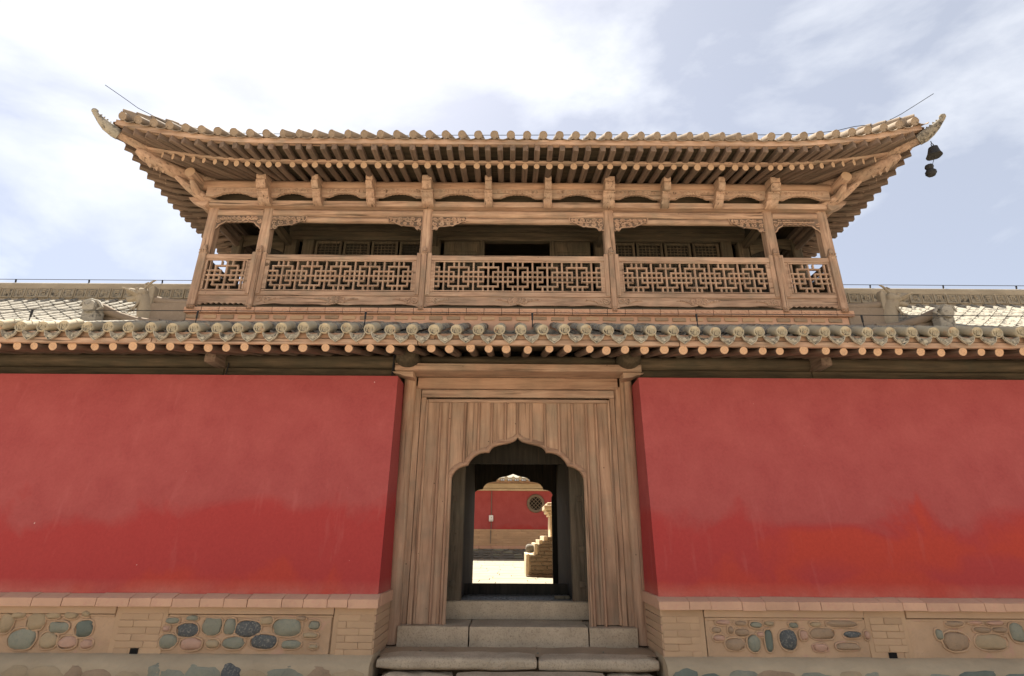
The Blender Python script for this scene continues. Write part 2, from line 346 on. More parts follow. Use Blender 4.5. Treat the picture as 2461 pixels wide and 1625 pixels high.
def red_wall(sgn):
    side='west' if sgn<0 else 'east'
    lab=('red lime-washed wall with bluish fieldstones in its dado, ending at the doorway under an even red wash' if sgn<0 else
         'red lime-washed wall with bright orange-red patches of fresh paint low on its face')
    T=thing('red_wall',lab,'wall','red walls flanking the gate',loc=(sgn*6,-0.3,0))
    XI,XO=1.50,13.6
    X=lambda a:sgn*a
    # battered plaster body as a grid so that its face can swell a little
    mb=MB(); rows=[]
    nx,nz=60,18
    for j in range(nz+1):
        z=0.985+(3.53-0.985)*j/nz; r=[]
        for i in range(nx+1):
            x=XI+(XO-XI)*(i/nx)+0.018*(z-1)*(1-i/nx)
            y=wallY(z)+ (0.012*noise.noise(Vector((x*0.9*sgn,z*1.1,4))) if i else 0)
            r.append((X(x),y,z))
        rows.append(r)
    mb.grid(rows)
    mb.grid([[(X(XI),wallY(.985),.985),(X(XI),0.6,.985)],[(X(XI+.045),wallY(3.53),3.53),(X(XI+.045),0.6,3.53)]])
    mb.grid([[rows[-1][0],rows[-1][-1]],[(X(XI+.045),0.6,3.53),(X(XO),0.6,3.53)]])
    part('plaster_face',mb,M['red'],T,smooth=50)
    # coping: row of sloped bricks
    cop=MB(); x=XI-0.035
    cop.prism([(-.745,.90),(-.745,.995),(-.40,1.01),(-.40,.90)],X(XI+.01),X(XO),'x')
    cp=part('coping',cop,M['plaster'],T)
    rnd=random.Random(3+sgn)
    while x<XO:
        wd=rnd.uniform(.20,.36) if x>1.7 else .32
        b=MB(); dy=rnd.uniform(-.004,.004); zt=1.012+rnd.uniform(-.004,.004); gap=.0025
        b.prism([(-.862+dy,.897+rnd.uniform(-.004,.004)),(-.858+dy,.975),(-.76,zt),(-.70,zt+.004),(-.70,.897)],min(X(x+gap),X(x+wd-gap)),max(X(x+gap),X(x+wd-gap)),'x',bev=.003)
        b.jitter(.004,9,x); part('coping_brick',b,M['coping'],cp); x+=wd
    # return of the coping into the door recess
    b=MB(); b.prism([(-.72,.90),(-.72,1.013),(-.06,1.013),(-.06,.90)],min(X(XI-.035),X(XI+.005)),max(X(XI-.035),X(XI+.005)),'x',bev=.004); part('coping_brick',b,M['coping'],cp)
    # dado core, flat plaster band, piers and stone panels
    mb=MB(); mb.box(min(X(XI+.002),X(XO)),max(X(XI+.002),X(XO)),-.765,0.55,.30,.93,0)
    dd=part('dado',mb,M['pinkmortar'],T)
    # panel borders in world x (absolute), from pixels
    if sgn<0: brk=[1.50,1.93,3.66,4.21,7.0,7.55,10.2,10.75]
    else: brk=[1.50,1.94,3.62,4.06,6.7,7.25,9.9,10.5]
    for i in range(0,len(brk),2):
        a,b2=brk[i],brk[i+1]
        pm=MB(); pm.box(min(X(a+.002),X(b2)),max(X(a+.002),X(b2)),DY+.003,-.77,.40,.896,.004); part('pier',pm,M['brick'],dd)
        ins=.05 if i else .0
        z=.445; row=0
        while z<.80:
            h=.064; xs=a+ins; off=.15 if row%2 else .29
            edges=[xs]
            while edges[-1]<b2-.05:
                nx_=edges[-1]+(off if len(edges)==1 else .29); edges.append(min(nx_,b2-.05))
            for e0,e1 in zip(edges,edges[1:]):
                if e1-e0<.03: continue
                hole=(i==2 and row==0 and e0<(a+b2)/2<e1+.02)
                if hole: continue
                bb=MB(); d=rnd.uniform(-.004,.004)
                bb.box(min(X(e0+.0015),X(e1-.0015)),max(X(e0+.0015),X(e1-.0015)),DY-.003+d,DY+.03,z+.002,z+h-.0015,.003)
                bb.jitter(.0035,11,e0+z); part('brick',bb,M['brick'],dd)
            z+=h; row+=1
        # smooth band under the coping
        for (u0,u1) in ([(b2,brk[i+2])] if i+2<len(brk) else []):
            bm_=MB(); bm_.box(min(X(u0+.003),X(u1-.003)),max(X(u0+.003),X(u1-.003)),DY-.012,-.77,.825,.896,.004); bm_.jitter(.004,5,u0); part('plaster_band',bm_,M['plaster'],dd)
            bm_=MB(); bm_.box(min(X(u0+.01),X(u1-.01)),max(X(u0+.01),X(u1-.01)),DY+.004,-.77,.795,.82,.004); bm_.jitter(.008,6,u0); part('plaster_band',bm_,M['pinkmortar'],dd)
    # drain hole in the pier
    hx=(brk[2]+brk[3])/2
    hb=MB(); hb.box(X(hx)-.04,X(hx)+.04,DY-.008,DY+.05,.452,.508); part('drain_hole',hb,M['void'],dd)
    # corner return bricks inside the recess
    for k in range(6):
        bb=MB(); z=.445+k*.075
        bb.box(min(X(XI-.012),X(XI+.03)),max(X(XI-.012),X(XI+.03)),-.795,-.03,z+.002,z+.073,.004); bb.jitter(.004,8,k); part('brick',bb,M['plaster'],dd)
    collars=MB()
    # field stones measured from the photograph
    for f,sx,sy,sw,sh,mt in (STL if sgn<0 else STR):
        p=PY(*f(sx,sy),DY-.01)
        kx=(PY(*f(sx+sw/2,sy),DY)-PY(*f(sx-sw/2,sy),DY)).x/2; kz=(PY(*f(sx,sy-sh/2),DY)-PY(*f(sx,sy+sh/2),DY)).z/2
        sb=MB(); sb.stone((p.x,DY+.022,p.z),kx*1.13,.048,kz*1.13,sx*.01+sy*.003,3,.26); part('field_stone',sb,M[mt],dd)
        ns=14; ring=[]
        for q in range(ns+1):
            an=2*PI*(q%ns)/ns; k_=1.20+.10*noise.noise(Vector((math.cos(an)*1.5+sx,math.sin(an)*1.5+sy,0)))
            cc,ss=math.cos(an),math.sin(an); cc=math.copysign(abs(cc)**.8,cc); ss=math.copysign(abs(ss)**.8,ss)
            ring.append((p.x+kx*k_*cc,DY+.006,min(.79,max(.46,p.z+(kz*k_+.004)*ss))))
        collars.tube(ring,[.010+.006*noise.noise(Vector((q,sx,1))) for q in range(ns+1)],6,caps=False)
    collars.jitter(.006,14,sgn); part('mortar_collars',collars,M['pinkmortar'],dd,smooth=70)
    # stones of the panels beyond the picture's edge
    for i in range(3,len(brk)-1,2):
        a=max(brk[i],5.62); b2=brk[i+1]; x=a+.12
        while x<b2-.1:
            wd=rnd.uniform(.12,.28)
            for zc in (.53,.70):
                sb=MB(); sb.stone((X(x+wd/2),DY+.022,zc+rnd.uniform(-.02,.02)),wd*.42,.05,rnd.uniform(.05,.075),x+zc,2,.22)
                part('field_stone',sb,M[rnd.choice([B_,G_,W_,P_,D_])],dd)
            x+=wd+.03
    # mortar swells between the stones
    rows=[]
    for j in range(15):
        z=.40+.41*j/14; r=[]
        for i in range(171):
            x=1.95+i*.05
            n=noise.noise(Vector((x*6,z*9,sgn*3)))*.011+noise.noise(Vector((x*17,z*19,1)))*.005
            r.append((X(x),DY+.010+n,z))
        rows.append(r)
    mm=MB(); mm.grid(rows); part('mortar_bed',mm,M['pinkmortar'],dd,smooth=60)
    # footing: mud berm with rough stones below it
    rows=[]
    prof=[(-.70,.462),(-.80,.460),(-.86,.445),(-.93,.405),(-.955,.375),(-.96,.33),(-.94,.0)]
    for (y,z) in prof:
        r=[]
        for i in range(121):
            x=XI-.02+i*(XO-XI+.02)/120
            n=noise.noise(Vector((x*3,y*5,sgn)))*.022+noise.noise(Vector((x*11,y*9,2)))*.008
            rag=(noise.noise(Vector((x*4.5,2,sgn)))*.035 if abs(z-.375)<.04 else 0)
            r.append((X(x),y+n*.4,max(0,z+(n if z<.458 else n*.3)+rag) if z>0.01 else 0))
        rows.append(r)
    mm=MB(); mm.grid(rows); ft=part('footing',mm,M['berm'],T,smooth=60)
    mm=MB(); mm.grid([[(X(XI-.02),p[0],p[1]) for p in prof],[(X(XI-.02),-.5,p[1]) for p in prof]]); part('berm_end',mm,M['berm'],ft)
    x=XI+.02
    while x<8:
        wd=rnd.uniform(.18,.46); z=rnd.uniform(.265,.30)
        sb=MB(); sb.stone((X(x+wd/2),-.918,z),wd*.58,.062,rnd.uniform(.075,.11),x*3.3,3,.34)
        part('footing_stone',sb,M[rnd.choice([B_,G_,G_,D_,S_,W_,B_])],ft)
        sb=MB(); sb.stone((X(x+wd/2+.1),-.93,z-.15),wd*.5,.08,.08,x*2.3,2,.3)
        part('footing_stone',sb,M[rnd.choice([B_,G_,D_,W_])],ft)
        x+=wd*.95
    return T
red_wall(-1); red_wall(1)

# ================================================================== GRANITE STEPS
def slab(x0,x1,y0,y1,z0,z1,label,seed,grp=None,name='granite_slab',bev=.035,amp=.010):
    mb=MB(); mb.box(x0,x1,y0,y1,z0,z1,0)
    bmesh.ops.subdivide_edges(mb.bm,edges=mb.bm.edges[:],cuts=7,use_grid_fill=True)
    mid=Vector(((x0+x1)/2,(y0+y1)/2,(z0+z1)/2)); hx,hy,hz_=(x1-x0)/2,(y1-y0)/2,(z1-z0)/2
    for v in mb.bm.verts:
        q=v.co-mid
        # round the long edges
        ey,ez=max(0,abs(q.y)-(hy-bev)),max(0,abs(q.z)-(hz_-bev)); ex=max(0,abs(q.x)-(hx-bev))
        d=math.sqrt(ex*ex+ey*ey+ez*ez)
        if d>bev:
            k=(d-bev)/d
            q=Vector((q.x-math.copysign(ex*k,q.x),q.y-math.copysign(ey*k,q.y),q.z-math.copysign(ez*k,q.z)))
        v.co=mid+q+amp*noise.noise_vector(v.co*6+Vector((seed,seed,0)))+amp*.5*noise.noise_vector(v.co*19)
    bmesh.ops.subdivide_edges(mb.bm,edges=mb.bm.edges[:],cuts=1,use_grid_fill=True)
    o=part(name,mb,M['granite'],smooth=60)
    return tag(o,label,'step',grp)
slab(-1.385,-.565,-.13,.44,.40,.632,'granite sill block under the left door boards, beside the bluish-stoned wall',1,bev=.014,amp=.005)
slab(-.555,.815,-.13,.44,.40,.630,'long middle granite sill block below the open archway',2,bev=.014,amp=.005)
slab(.825,1.385,-.13,.44,.40,.622,'granite sill block under the right door boards, beside the orange-patched wall',3,bev=.014,amp=.005)
slab(-1.455,.19,-.82,-.46,.325,.440,'longer rounded granite step slab below the dirt landing',4,bev=.045)
slab(.205,1.455,-.80,-.46,.312,.428,'shorter rounded granite step slab below the dirt landing, butted to a longer one',5,bev=.045)
slab(-.62,.86,-1.06,-.78,.12,.322,'lowest flat stone slab in front of the granite steps',6,bev=.03)
slab(-1.40,-.66,-.90,-.66,.10,.300,'rough lower stone under the left end of the granite step',7,bev=.05,amp=.03)
slab(.90,1.42,-.88,-.66,.10,.290,'rough lower stone under the right end of the granite step',8,bev=.05,amp=.03)
mb=MB(); rows=[]
for j in range(13):
    y=-.62+.60*j/12; r=[]
    for i in range(61):
        x=-1.49+2.98*i/60
        r.append((x,y,.418+.012*noise.noise(Vector((x*4,y*5,0)))+.006*noise.noise(Vector((x*15,y*15,3)))+.01*max(0,(j-8)/4)))
    rows.append(r)
mb.grid(rows); d=part('dirt_landing',mb,M['dirt'],smooth=60); d['kind']='structure'
for k in range(6):
    sb=MB(); x,y=R(-1.3,1.3),R(-.5,-.18); sb.stone((x,y,.428),R(.008,.02),R(.008,.02),R(.005,.012),k,1,.3)
    o=part('pebble',sb,M[random.choice([W_,B_,G_])]); tag(o,'small loose pebble on the dirt landing between the granite steps','pebble','pebbles on the dirt landing')

# ================================================================== LOWER EAVE AND ROOF
ROOF=thing('gatehouse_roof','long grey-tiled lower roof with round tile ends, drip tiles and letter-relief ridges','roof',loc=(0,-.2,3.5))
def zr(y):     # pan surface
    return 3.835+.434*(y+1.15) if y<.3 else 4.464+.56*(y-.3)+.03*(y-.3)**2
XMAX=13.5
# roof deck
mb=MB(); ys=[-1.12,-.6,0,.3,1,1.8,2.5]
mb.grid([[(-XMAX,y,zr(y)-.06) for y in ys],[(XMAX,y,zr(y)-.06) for y in ys]])
mb.grid([[(-XMAX,2.5,zr(2.5)-.06),(-XMAX,3.6,5.1),(-XMAX,5.0,4.3)],[(XMAX,2.5,zr(2.5)-.06),(XMAX,3.6,5.1),(XMAX,5.0,4.3)]])
part('roof_deck',mb,M['pan_pale'],ROOF)
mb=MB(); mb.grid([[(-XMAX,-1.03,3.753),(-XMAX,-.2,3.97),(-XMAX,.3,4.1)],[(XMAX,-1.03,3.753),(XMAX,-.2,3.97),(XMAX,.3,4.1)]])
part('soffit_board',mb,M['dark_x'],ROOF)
# fascia boards
xs=[-13.5,-7.4,-4.35,-1.2,1.9,5.1,8.0,13.5]
for a,b in zip(xs,xs[1:]):
    m1=MB(); m1.box(a+.003,b-.003,-1.112,-1.06,3.722,3.787,.004); m1.jitter(.006,2.5,a); part('fascia_board',m1,M['wood_x'],ROOF)
    m1=MB(); m1.box(a+.2,b+.195,-1.095,-1.045,3.789,3.87,.004); m1.jitter(.005,2.5,a+3); part('fascia_board',m1,M['rot_x'],ROOF)
# round rafters
def log_mesh(name,r,l,seed,sidemat,n=12):
    mb=MB(); pts=[(.006*noise.noise(Vector((seed,i*.7,0))),i*l/4,.006*noise.noise(Vector((seed,i*.7,9)))) for i in range(5)]
    rr=[r*(1+.06*noise.noise(Vector((seed*2,i,0)))) for i in range(5)]
    mb.tube(pts,rr,n)
    for v in mb.bm.verts:
        a=math.atan2(v.co.x,v.co.z); v.co.x*=1+.07*noise.noise(Vector((a,seed,1))); v.co.z*=1+.07*noise.noise(Vector((a,seed,5)))
    me=mb.mesh(name,[sidemat,M['end']],50)
    for p in me.polygons:
        if abs(p.normal.y)>.9: p.material_index=1
    return me
logs=[log_mesh('rafter',.050,1.25,i*1.7,M['raf_y']) for i in range(6)]
def place_log(name,me,parent,end,root,sc=1.0,lensc=None):
    end,root=Vector(end),Vector(root); d=root-end
    o=link(name,me,parent,loc=end); o.rotation_mode='QUATERNION'
    o.rotation_quaternion=d.to_track_quat('Y','Z') @ Matrix.Rotation(R(-.5,.5),3,'Y').to_quaternion()
    o.scale=(sc,lensc or 1,sc)
    return o
x=-8.3; k=0
while x<8.3:
    y0=-1.085+R(-.02,.02)
    place_log('rafter',logs[k%6],ROOF,(x,y0,3.684+R(-.006,.006)),(x+R(-.02,.02),y0+1.2,3.684+.32),R(.88,1.08))
    x+=.236+R(-.035,.035); k+=1
# round end tiles, drip tiles, cover tiles
def fu_strokes(mb,s,y0,y1):
    "the blessing character in raised strokes, box size s"
    def st(x0,z0,x1,z1,t=.055):
        if abs(x1-x0)>=abs(z1-z0): mb.box(min(x0,x1)*s,max(x0,x1)*s,y0,y1,((z0+z1)/2-t)*s,((z0+z1)/2+t)*s)
        else: mb.box(((x0+x1)/2-t)*s,((x0+x1)/2+t)*s,y0,y1,min(z0,z1)*s,max(z0,z1)*s)
    st(-.55,.62,-.45,.45); st(-.75,.35,-.28,.35); st(-.5,.35,-.5,-.7); st(-.72,-.1,-.6,.1); st(-.38,.05,-.28,-.12)
    st(-.12,.62,.72,.62); st(0,.4,.6,.4); st(0,.1,.6,.1); st(0,.4,0,.1); st(.6,.4,.6,.1)
    st(-.1,-.12,.7,-.12); st(-.1,-.66,.7,-.66); st(-.1,-.12,-.1,-.66); st(.7,-.12,.7,-.66); st(.3,-.12,.3,-.66); st(-.1,-.4,.7,-.4)
def disc_mesh(seed,r=.066,relief=True,mat='tile_disc'):
    mb=MB(); mb.lathe([(r*.55,.028),(r,.026),(r,-.002),(r*.90,-.010),(r*.80,-.004),(r*.77,.012),(r*.02,.012)],20,axis='y')
    if relief: fu_strokes(mb,r*.80,-.003,.014)
    # barrel of the tile behind the face
    mb.tube([(0,.015,0),(0,.24,.104)],[r*.985,r*.93],20)
    mb.jitter(.0032,30,seed)
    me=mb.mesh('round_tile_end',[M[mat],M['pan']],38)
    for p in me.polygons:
        if .009<p.center.y<.0135 and math.hypot(p.center.x,p.center.z)<r*.76 and abs(p.normal.y)>.8: p.material_index=1  # recess floor darker: shading of the relief put into the colour
    return me
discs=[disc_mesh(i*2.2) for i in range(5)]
def drip_mesh(seed):
    mb=MB(); w=.098
    out=[(-w,.045),(-w*.97,.02),(-w*.80,-.02),(-w*.62,-.045),(-w*.3,-.068),(0,-.092),(w*.3,-.068),(w*.62,-.045),(w*.80,-.02),(w*.97,.02),(w,.045),(w*.66,.022),(w*.33,.006),(0,0),(-w*.33,.006),(-w*.66,.022)]
    mb.prism(out,-.008,.010,'y')
    rim=[(x*.93,-.009,z*.93-.001) for x,z in out[:11]]; mb.tube(rim,.0045,5)
    # lotus relief
    for a in (-60,-30,0,30,60):
        an=math.radians(a); mb.tube([(0,-.008,-.058),(.022*math.sin(an),-.010,-.055+.03*math.cos(an)),(.036*math.sin(an),-.008,-.052+.045*math.cos(an))],[.003,.008,.002],5)
    mb.tube([(-.055,-.008,-.025),(-.03,-.010,-.045),(0,-.010,-.06),(.03,-.010,-.045),(.055,-.008,-.025)],.0035,5)
    # curved pan behind
    rows=[]
    for j in range(3):
        rows.append([(w*math.sin(a)*1.0,.006+j*.13,.052-.052*math.cos(a*1.0)*1.0+j*.056) for a in [(-1.25+2.5*i/8) for i in range(9)]])
    mb.grid(rows)
    mb.jitter(.003,25,seed)
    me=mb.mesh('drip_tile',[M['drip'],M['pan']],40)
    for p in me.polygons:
        if len(p.vertices)>8 and p.center.y<0 and p.area>.003: p.material_index=1  # front plate set darker than its rim and lotus
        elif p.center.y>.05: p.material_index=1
    return me
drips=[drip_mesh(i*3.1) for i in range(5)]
def cover_mesh(name,r,l,mat,seed):
    mb=MB(); rows=[]
    for j,(yy,rr) in enumerate([(0,r*1.06),(.02,r*1.06),(.025,r),(l*.5,r*.98),(l+.02,r*.94)]):
        rows.append([(rr*math.cos(a),yy,rr*math.sin(a)) for a in [PI*i/10 for i in range(11)]])
    mb.grid(rows); a=[mb.bm.verts.new((r*1.06*math.cos(PI*i/10),0,r*1.06*math.sin(PI*i/10))) for i in range(11)]; mb.bm.faces.new(a)
    mb.jitter(.004,14,seed)
    return mb.mesh(name,mat,50)
covers=[cover_mesh('cover_tile',.064,.235,M['tile'],i) for i in range(4)]
covers2=[cover_mesh('cover_tile',.064,.235,M['dusty_tile'],i+9) for i in range(3)]
SP=.2575; NROW=int(XMAX/SP)
stuff=MB(); panm=MB(); panp=MB(); row_i=0
for i in range(-NROW,NROW+1):
    x=i*SP+.02
    jz=.012*noise.noise(Vector((x*.6,0,0)))+R(-.006,.006)
    vis=abs(x)<6.7
    if vis:
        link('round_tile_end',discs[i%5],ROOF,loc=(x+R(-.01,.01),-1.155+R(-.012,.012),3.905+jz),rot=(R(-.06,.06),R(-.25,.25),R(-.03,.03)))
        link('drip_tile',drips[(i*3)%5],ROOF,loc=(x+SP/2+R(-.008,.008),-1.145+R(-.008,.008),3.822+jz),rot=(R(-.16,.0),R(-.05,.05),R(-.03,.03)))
    yend=.30 if abs(x)<5.25 else 2.45
    y=-.93; seg=0
    while y<yend-.02:
        sl=math.atan(.434 if y<.2 else .56+.06*(y-.3))
        if vis and seg<5:
            link('cover_tile',(covers if seg<4 or abs(x)>5 else covers2)[(i+seg)%3],ROOF,loc=(x+R(-.005,.005),y,zr(y)+.056+jz),rot=(sl+R(-.01,.02),0,R(-.02,.02)))
        else:
            rows=[]
            for yy,rr in ((0,.067),(.275,.060)):
                rows.append([(x+rr*math.cos(PI*q/8),y+yy*math.cos(sl),zr(y)+.056+jz+yy*math.sin(sl)+rr*math.sin(PI*q/8)) for q in range(9)])
            stuff.grid(rows)
        y+=.215; seg+=1
    # pan tile lips between the rows
    y=-1.0; 
    while y<yend-.02:
        z0=zr(y)+(.012 if yend<1 else .052)+jz; cx=x+SP/2
        rows=[]
        for yy,dz in ((0,.0),(0,.014),(.13,.014+.434*.13-.012)):
            rows.append([(cx+.085*math.sin(a),y+yy+.012*math.cos(a*1.2),z0+dz-.045*math.cos(a)+.02) for a in [(-1.3+2.6*q/6) for q in range(7)]])
        (panm if y<-.25 and vis else panp).grid(rows); y+=.12
part('cover_tile_rows',stuff,M['tile'],ROOF,kind='stuff')
part('pan_tile_rows',panm,M['pan'],ROOF,kind='stuff'); part('pan_tile_rows',panp,M['pan_pale'],ROOF,kind='stuff')
# timber under the eave: plate, purlin, short boards
segs=[-13.5,-7.3,-3.93,-1.62]
allsegs=[(a,b) for a,b in zip(segs,segs[1:])]+[(-1.30,1.30)]+[(-b,-a) for a,b in zip(segs,segs[1:])]
for a,b in allsegs:
    mid=(a==-1.30)
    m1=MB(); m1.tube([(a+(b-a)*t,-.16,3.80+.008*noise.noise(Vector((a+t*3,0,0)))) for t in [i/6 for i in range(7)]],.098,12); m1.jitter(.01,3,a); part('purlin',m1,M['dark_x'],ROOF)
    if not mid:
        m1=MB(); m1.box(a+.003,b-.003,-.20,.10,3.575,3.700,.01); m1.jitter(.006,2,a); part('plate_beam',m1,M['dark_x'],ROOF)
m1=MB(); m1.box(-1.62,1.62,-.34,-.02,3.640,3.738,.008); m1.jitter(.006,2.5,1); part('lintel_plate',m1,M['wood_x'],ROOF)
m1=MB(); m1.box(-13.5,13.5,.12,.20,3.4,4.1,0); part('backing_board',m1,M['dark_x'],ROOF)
# rounded beam heads over the door posts, squared ones along the walls
for sx in (-1,1):
    m1=MB(); m1.lathe([(.05,-.52),(.115,-.50),(.148,-.44),(.155,-.34),(.150,-.05)],18,(sx*1.455,0,3.80),axis='y')
    for v in m1.bm.verts: v.co.z=3.80+(v.co.z-3.80)*.82
    m1.jitter(.008,5,sx); part('beam_head',m1,M['dark_y'],ROOF)
    m1=MB(); m1.box(sx*3.98-.075,sx*3.98+.075,-.50,.1,3.69,3.90,.03,2); m1.jitter(.006,4,sx); part('beam_head',m1,M['raf_y'],ROOF)
    m1=MB(); m1.prism([(sx*1.38,3.638),(sx*1.66,3.638),(sx*1.63,3.612),(sx*1.56,3.60),(sx*1.50,3.575),(sx*1.42,3.565),(sx*1.38,3.56)],-.30,-.10,'y',bev=.006); part('corbel',m1,M['wood_x'],ROOF)

# ridges on the side roofs, with letter panels
GLY=[[(-.7,.7,.7,.7),(-.4,.7,-.4,-.6),(.1,.4,.1,-.6),(.6,.4,.6,-.6),(.1,.35,.6,.35)],
     [(-.7,.55,-.1,.55),(-.6,.1,.5,.1),(.5,.7,.5,-.7),(-.5,-.1,-.2,-.6)],
     [(-.6,.7,.6,.7),(0,.7,0,.2),(-.5,.2,.5,.2),(-.5,.2,-.5,-.2),(.3,-.1,.3,-.6),(-.2,-.5,.3,-.5)],
     [(-.5,.7,.5,.7),(-.4,.3,.4,.3),(.4,.7,.4,.3),(-.4,-.1,.5,-.1),(.5,-.1,.5,-.6),(-.3,-.6,.5,-.6)],
     [(-.6,.6,.6,.6),(-.3,.6,-.3,.0),(.2,.6,.2,.1),(-.5,0,.5,0),(.5,0,.5,-.65),(-.4,-.3,-.1,-.65)],
     [(-.6,.7,.6,.7),(-.6,.7,-.6,-.7),(-.2,.3,-.2,-.6),(.2,.3,.2,-.3),(.6,.3,.6,-.7),(.2,.3,.6,.3)]]
def glyph_panel(seed,k):
    mb=MB(); mb.box(-.112,.112,0,.05,-.105,.105,.003)
    for a in (-1,1):
        mb.box(a*.100-.007,a*.100+.007,-.010,.002,-.10,.10); mb.box(-.106,.106,-.011,.002,a*.092-.007,a*.092+.007)
    for (x0,z0,x1,z1) in GLY[k]:
        p0,p1=Vector((x0*.075,-.004,z0*.075)),Vector((x1*.075,-.004,z1*.075))
        mb.tube([p0,(p0+p1)/2+Vector((0,0,.004)),p1],[.009,.012,.009],6)
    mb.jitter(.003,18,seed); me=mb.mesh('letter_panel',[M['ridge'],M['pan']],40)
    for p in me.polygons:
        if -.0035<p.center.y<.004 and p.normal.y<-.8 and p.area>.01: p.material_index=1  # panel floor darker than the letters, painting in their relief shading
    return me
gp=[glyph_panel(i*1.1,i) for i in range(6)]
for sx in (-1,1):
    zb=5.80
    m1=MB(); m1.tube([(sx*5.2,2.40,zb+.03),(sx*13.5,2.40,zb+.03)],.055,8); 
    m1.box(min(sx*5.2,sx*13.5),max(sx*5.2,sx*13.5),2.37,2.75,zb-.25,zb+.33)
    m1.tube([(sx*5.2,2.41,zb+.30),(sx*13.5,2.41,zb+.30)],.04,8); m1.tube([(sx*5.2,2.5,zb+.37),(sx*13.5,2.5,zb+.37)],.075,10)
    m1.jitter(.008,3,sx); rg=part('ridge',m1,M['ridge'],ROOF)
    x=5.35; k=0
    while x<13.4:
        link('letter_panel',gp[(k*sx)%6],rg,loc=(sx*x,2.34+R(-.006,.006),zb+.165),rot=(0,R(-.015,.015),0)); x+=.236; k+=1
# dragon-headed ridge ends beside the pavilion
def dragon(sx):
    P=lambda x,y,z:(sx*x,y,z)
    m1=MB()
    m1.tube([P(5.02,.46,4.93),P(5.25,.46,4.935),P(5.45,.46,4.95),P(5.62,.46,4.98)],[.062,.062,.066,.07],10)
    m1.box(min(sx*5.0,sx*5.60),max(sx*5.0,sx*5.60),.38,.56,4.45,4.90,.01)
    m1.jitter(.01,4,sx); rg=part('ridge_arm',m1,M['dusty_tile'],ROOF)
    m1=MB()
    # neck and scaly chest
    m1.tube([P(5.62,.46,4.55),P(5.64,.44,4.75),P(5.68,.42,4.92),P(5.74,.40,5.02)],[.12,.125,.115,.10],12)
    # skull, muzzle and jaws
    m1.stone(P(5.74,.40,5.05),.11,.10,.085,sx+3,3,.15)
    m1.tube([P(5.74,.40,5.06),P(5.86,.39,5.065),P(5.95,.39,5.10),P(5.985,.39,5.13)],[.075,.066,.052,.02],10)
    m1.tube([P(5.74,.40,4.99),P(5.85,.39,4.965),P(5.93,.39,4.95),P(5.96,.39,4.965)],[.06,.045,.034,.012],8)
    for i in range(7): m1.tube([P(5.66+i*.045,.32,4.96+.02*i),P(5.70+i*.045,.305,5.0+.018*i),P(5.75+i*.045,.32,5.02+.018*i)],[.006,.016,.005],6)
    for i in range(4): m1.tube([P(5.88+i*.022,.345,5.03+.012*i),P(5.885+i*.022,.342,4.995+.01*i)],[.009,.002],5)
    for i in range(3): m1.tube([P(5.70,.32+.03*i,4.90),P(5.75+.03*i,.31,4.80-.03*i),P(5.73+.05*i,.30,4.70)],[.02,.016,.004],6)
    m1.stone(P(5.79,.315,5.10),.026,.022,.026,1,1,.1); 
    # mane plate at the back of the head
    m1.prism([(sx*5.55,4.86),(sx*5.56,5.14),(sx*5.585,5.19),(sx*5.63,5.16),(sx*5.68,5.09),(sx*5.68,4.88)],.37,.47,'y',bev=.01)
    m1.jitter(.010,16,sx*2); hd=part('dragon_head',m1,M['ridge'],ROOF,smooth=50)
    for q in (-.035,.04):
        m1=MB(); m1.tube([P(5.72,.40+q,5.11),P(5.71+q*1.2,.40+q,5.19),P(5.69+q*2,.40+q,5.245),P(5.64+q*2.2,.40+q,5.275)],[.024,.020,.016,.007],7); part('horn',m1,M['ridge'],hd)
    # lower ridge running out to the small upturned head
    m1=MB(); pts=[P(5.0,.28,4.50),P(5.25,.14,4.455),P(5.45,.0,4.44),P(5.62,-.12,4.47),P(5.76,-.22,4.53),P(5.86,-.30,4.575)]
    m1.tube(pts,[.075,.07,.066,.066,.07,.05],10)
    m1.prism([(sx*5.0,4.1),(sx*5.9,4.1),(sx*5.88,4.46),(sx*5.72,4.46),(sx*5.5,4.38),(sx*5.0,4.42)],-.16,-.10,'y')
    m1.jitter(.010,6,sx*3); part('ridge_arm',m1,M['dusty_tile'],ROOF)
    m1=MB(); m1.prism([(sx*5.70,4.22),(sx*5.92,4.22),(sx*5.92,4.45),(sx*5.72,4.45)],-.38,-.24,'y',bev=.01)
    m1.lathe([(.02,-.44),(.085,-.42),(.10,-.36),(.10,-.2),(.03,-.12)],14,(sx*5.82,0,4.50),axis='y')
    m1.tube([P(5.72,-.40,4.44),P(5.66,-.38,4.50),P(5.74,-.36,4.58),P(5.84,-.36,4.605),P(5.93,-.38,4.57),P(5.95,-.4,4.50)],[.01,.022,.026,.026,.022,.01],8)
    m1.jitter(.010,14,sx*5); part('dragon_head',m1,M['tile'],ROOF,smooth=50)
dragon(-1); dragon(1)
# ================================================================== UPPER PAVILION
PAV=thing('gate_pavilion','two-storey gate pavilion of weathered tan timber with lattice balcony and upturned tiled roof','pavilion',loc=(0,2.7,4.5))
CX=[4.95,4.06,1.468]; CXS=[-4.95,-4.06,-1.468,1.468,4.06,4.95]
CYF,CYB=.46,5.06
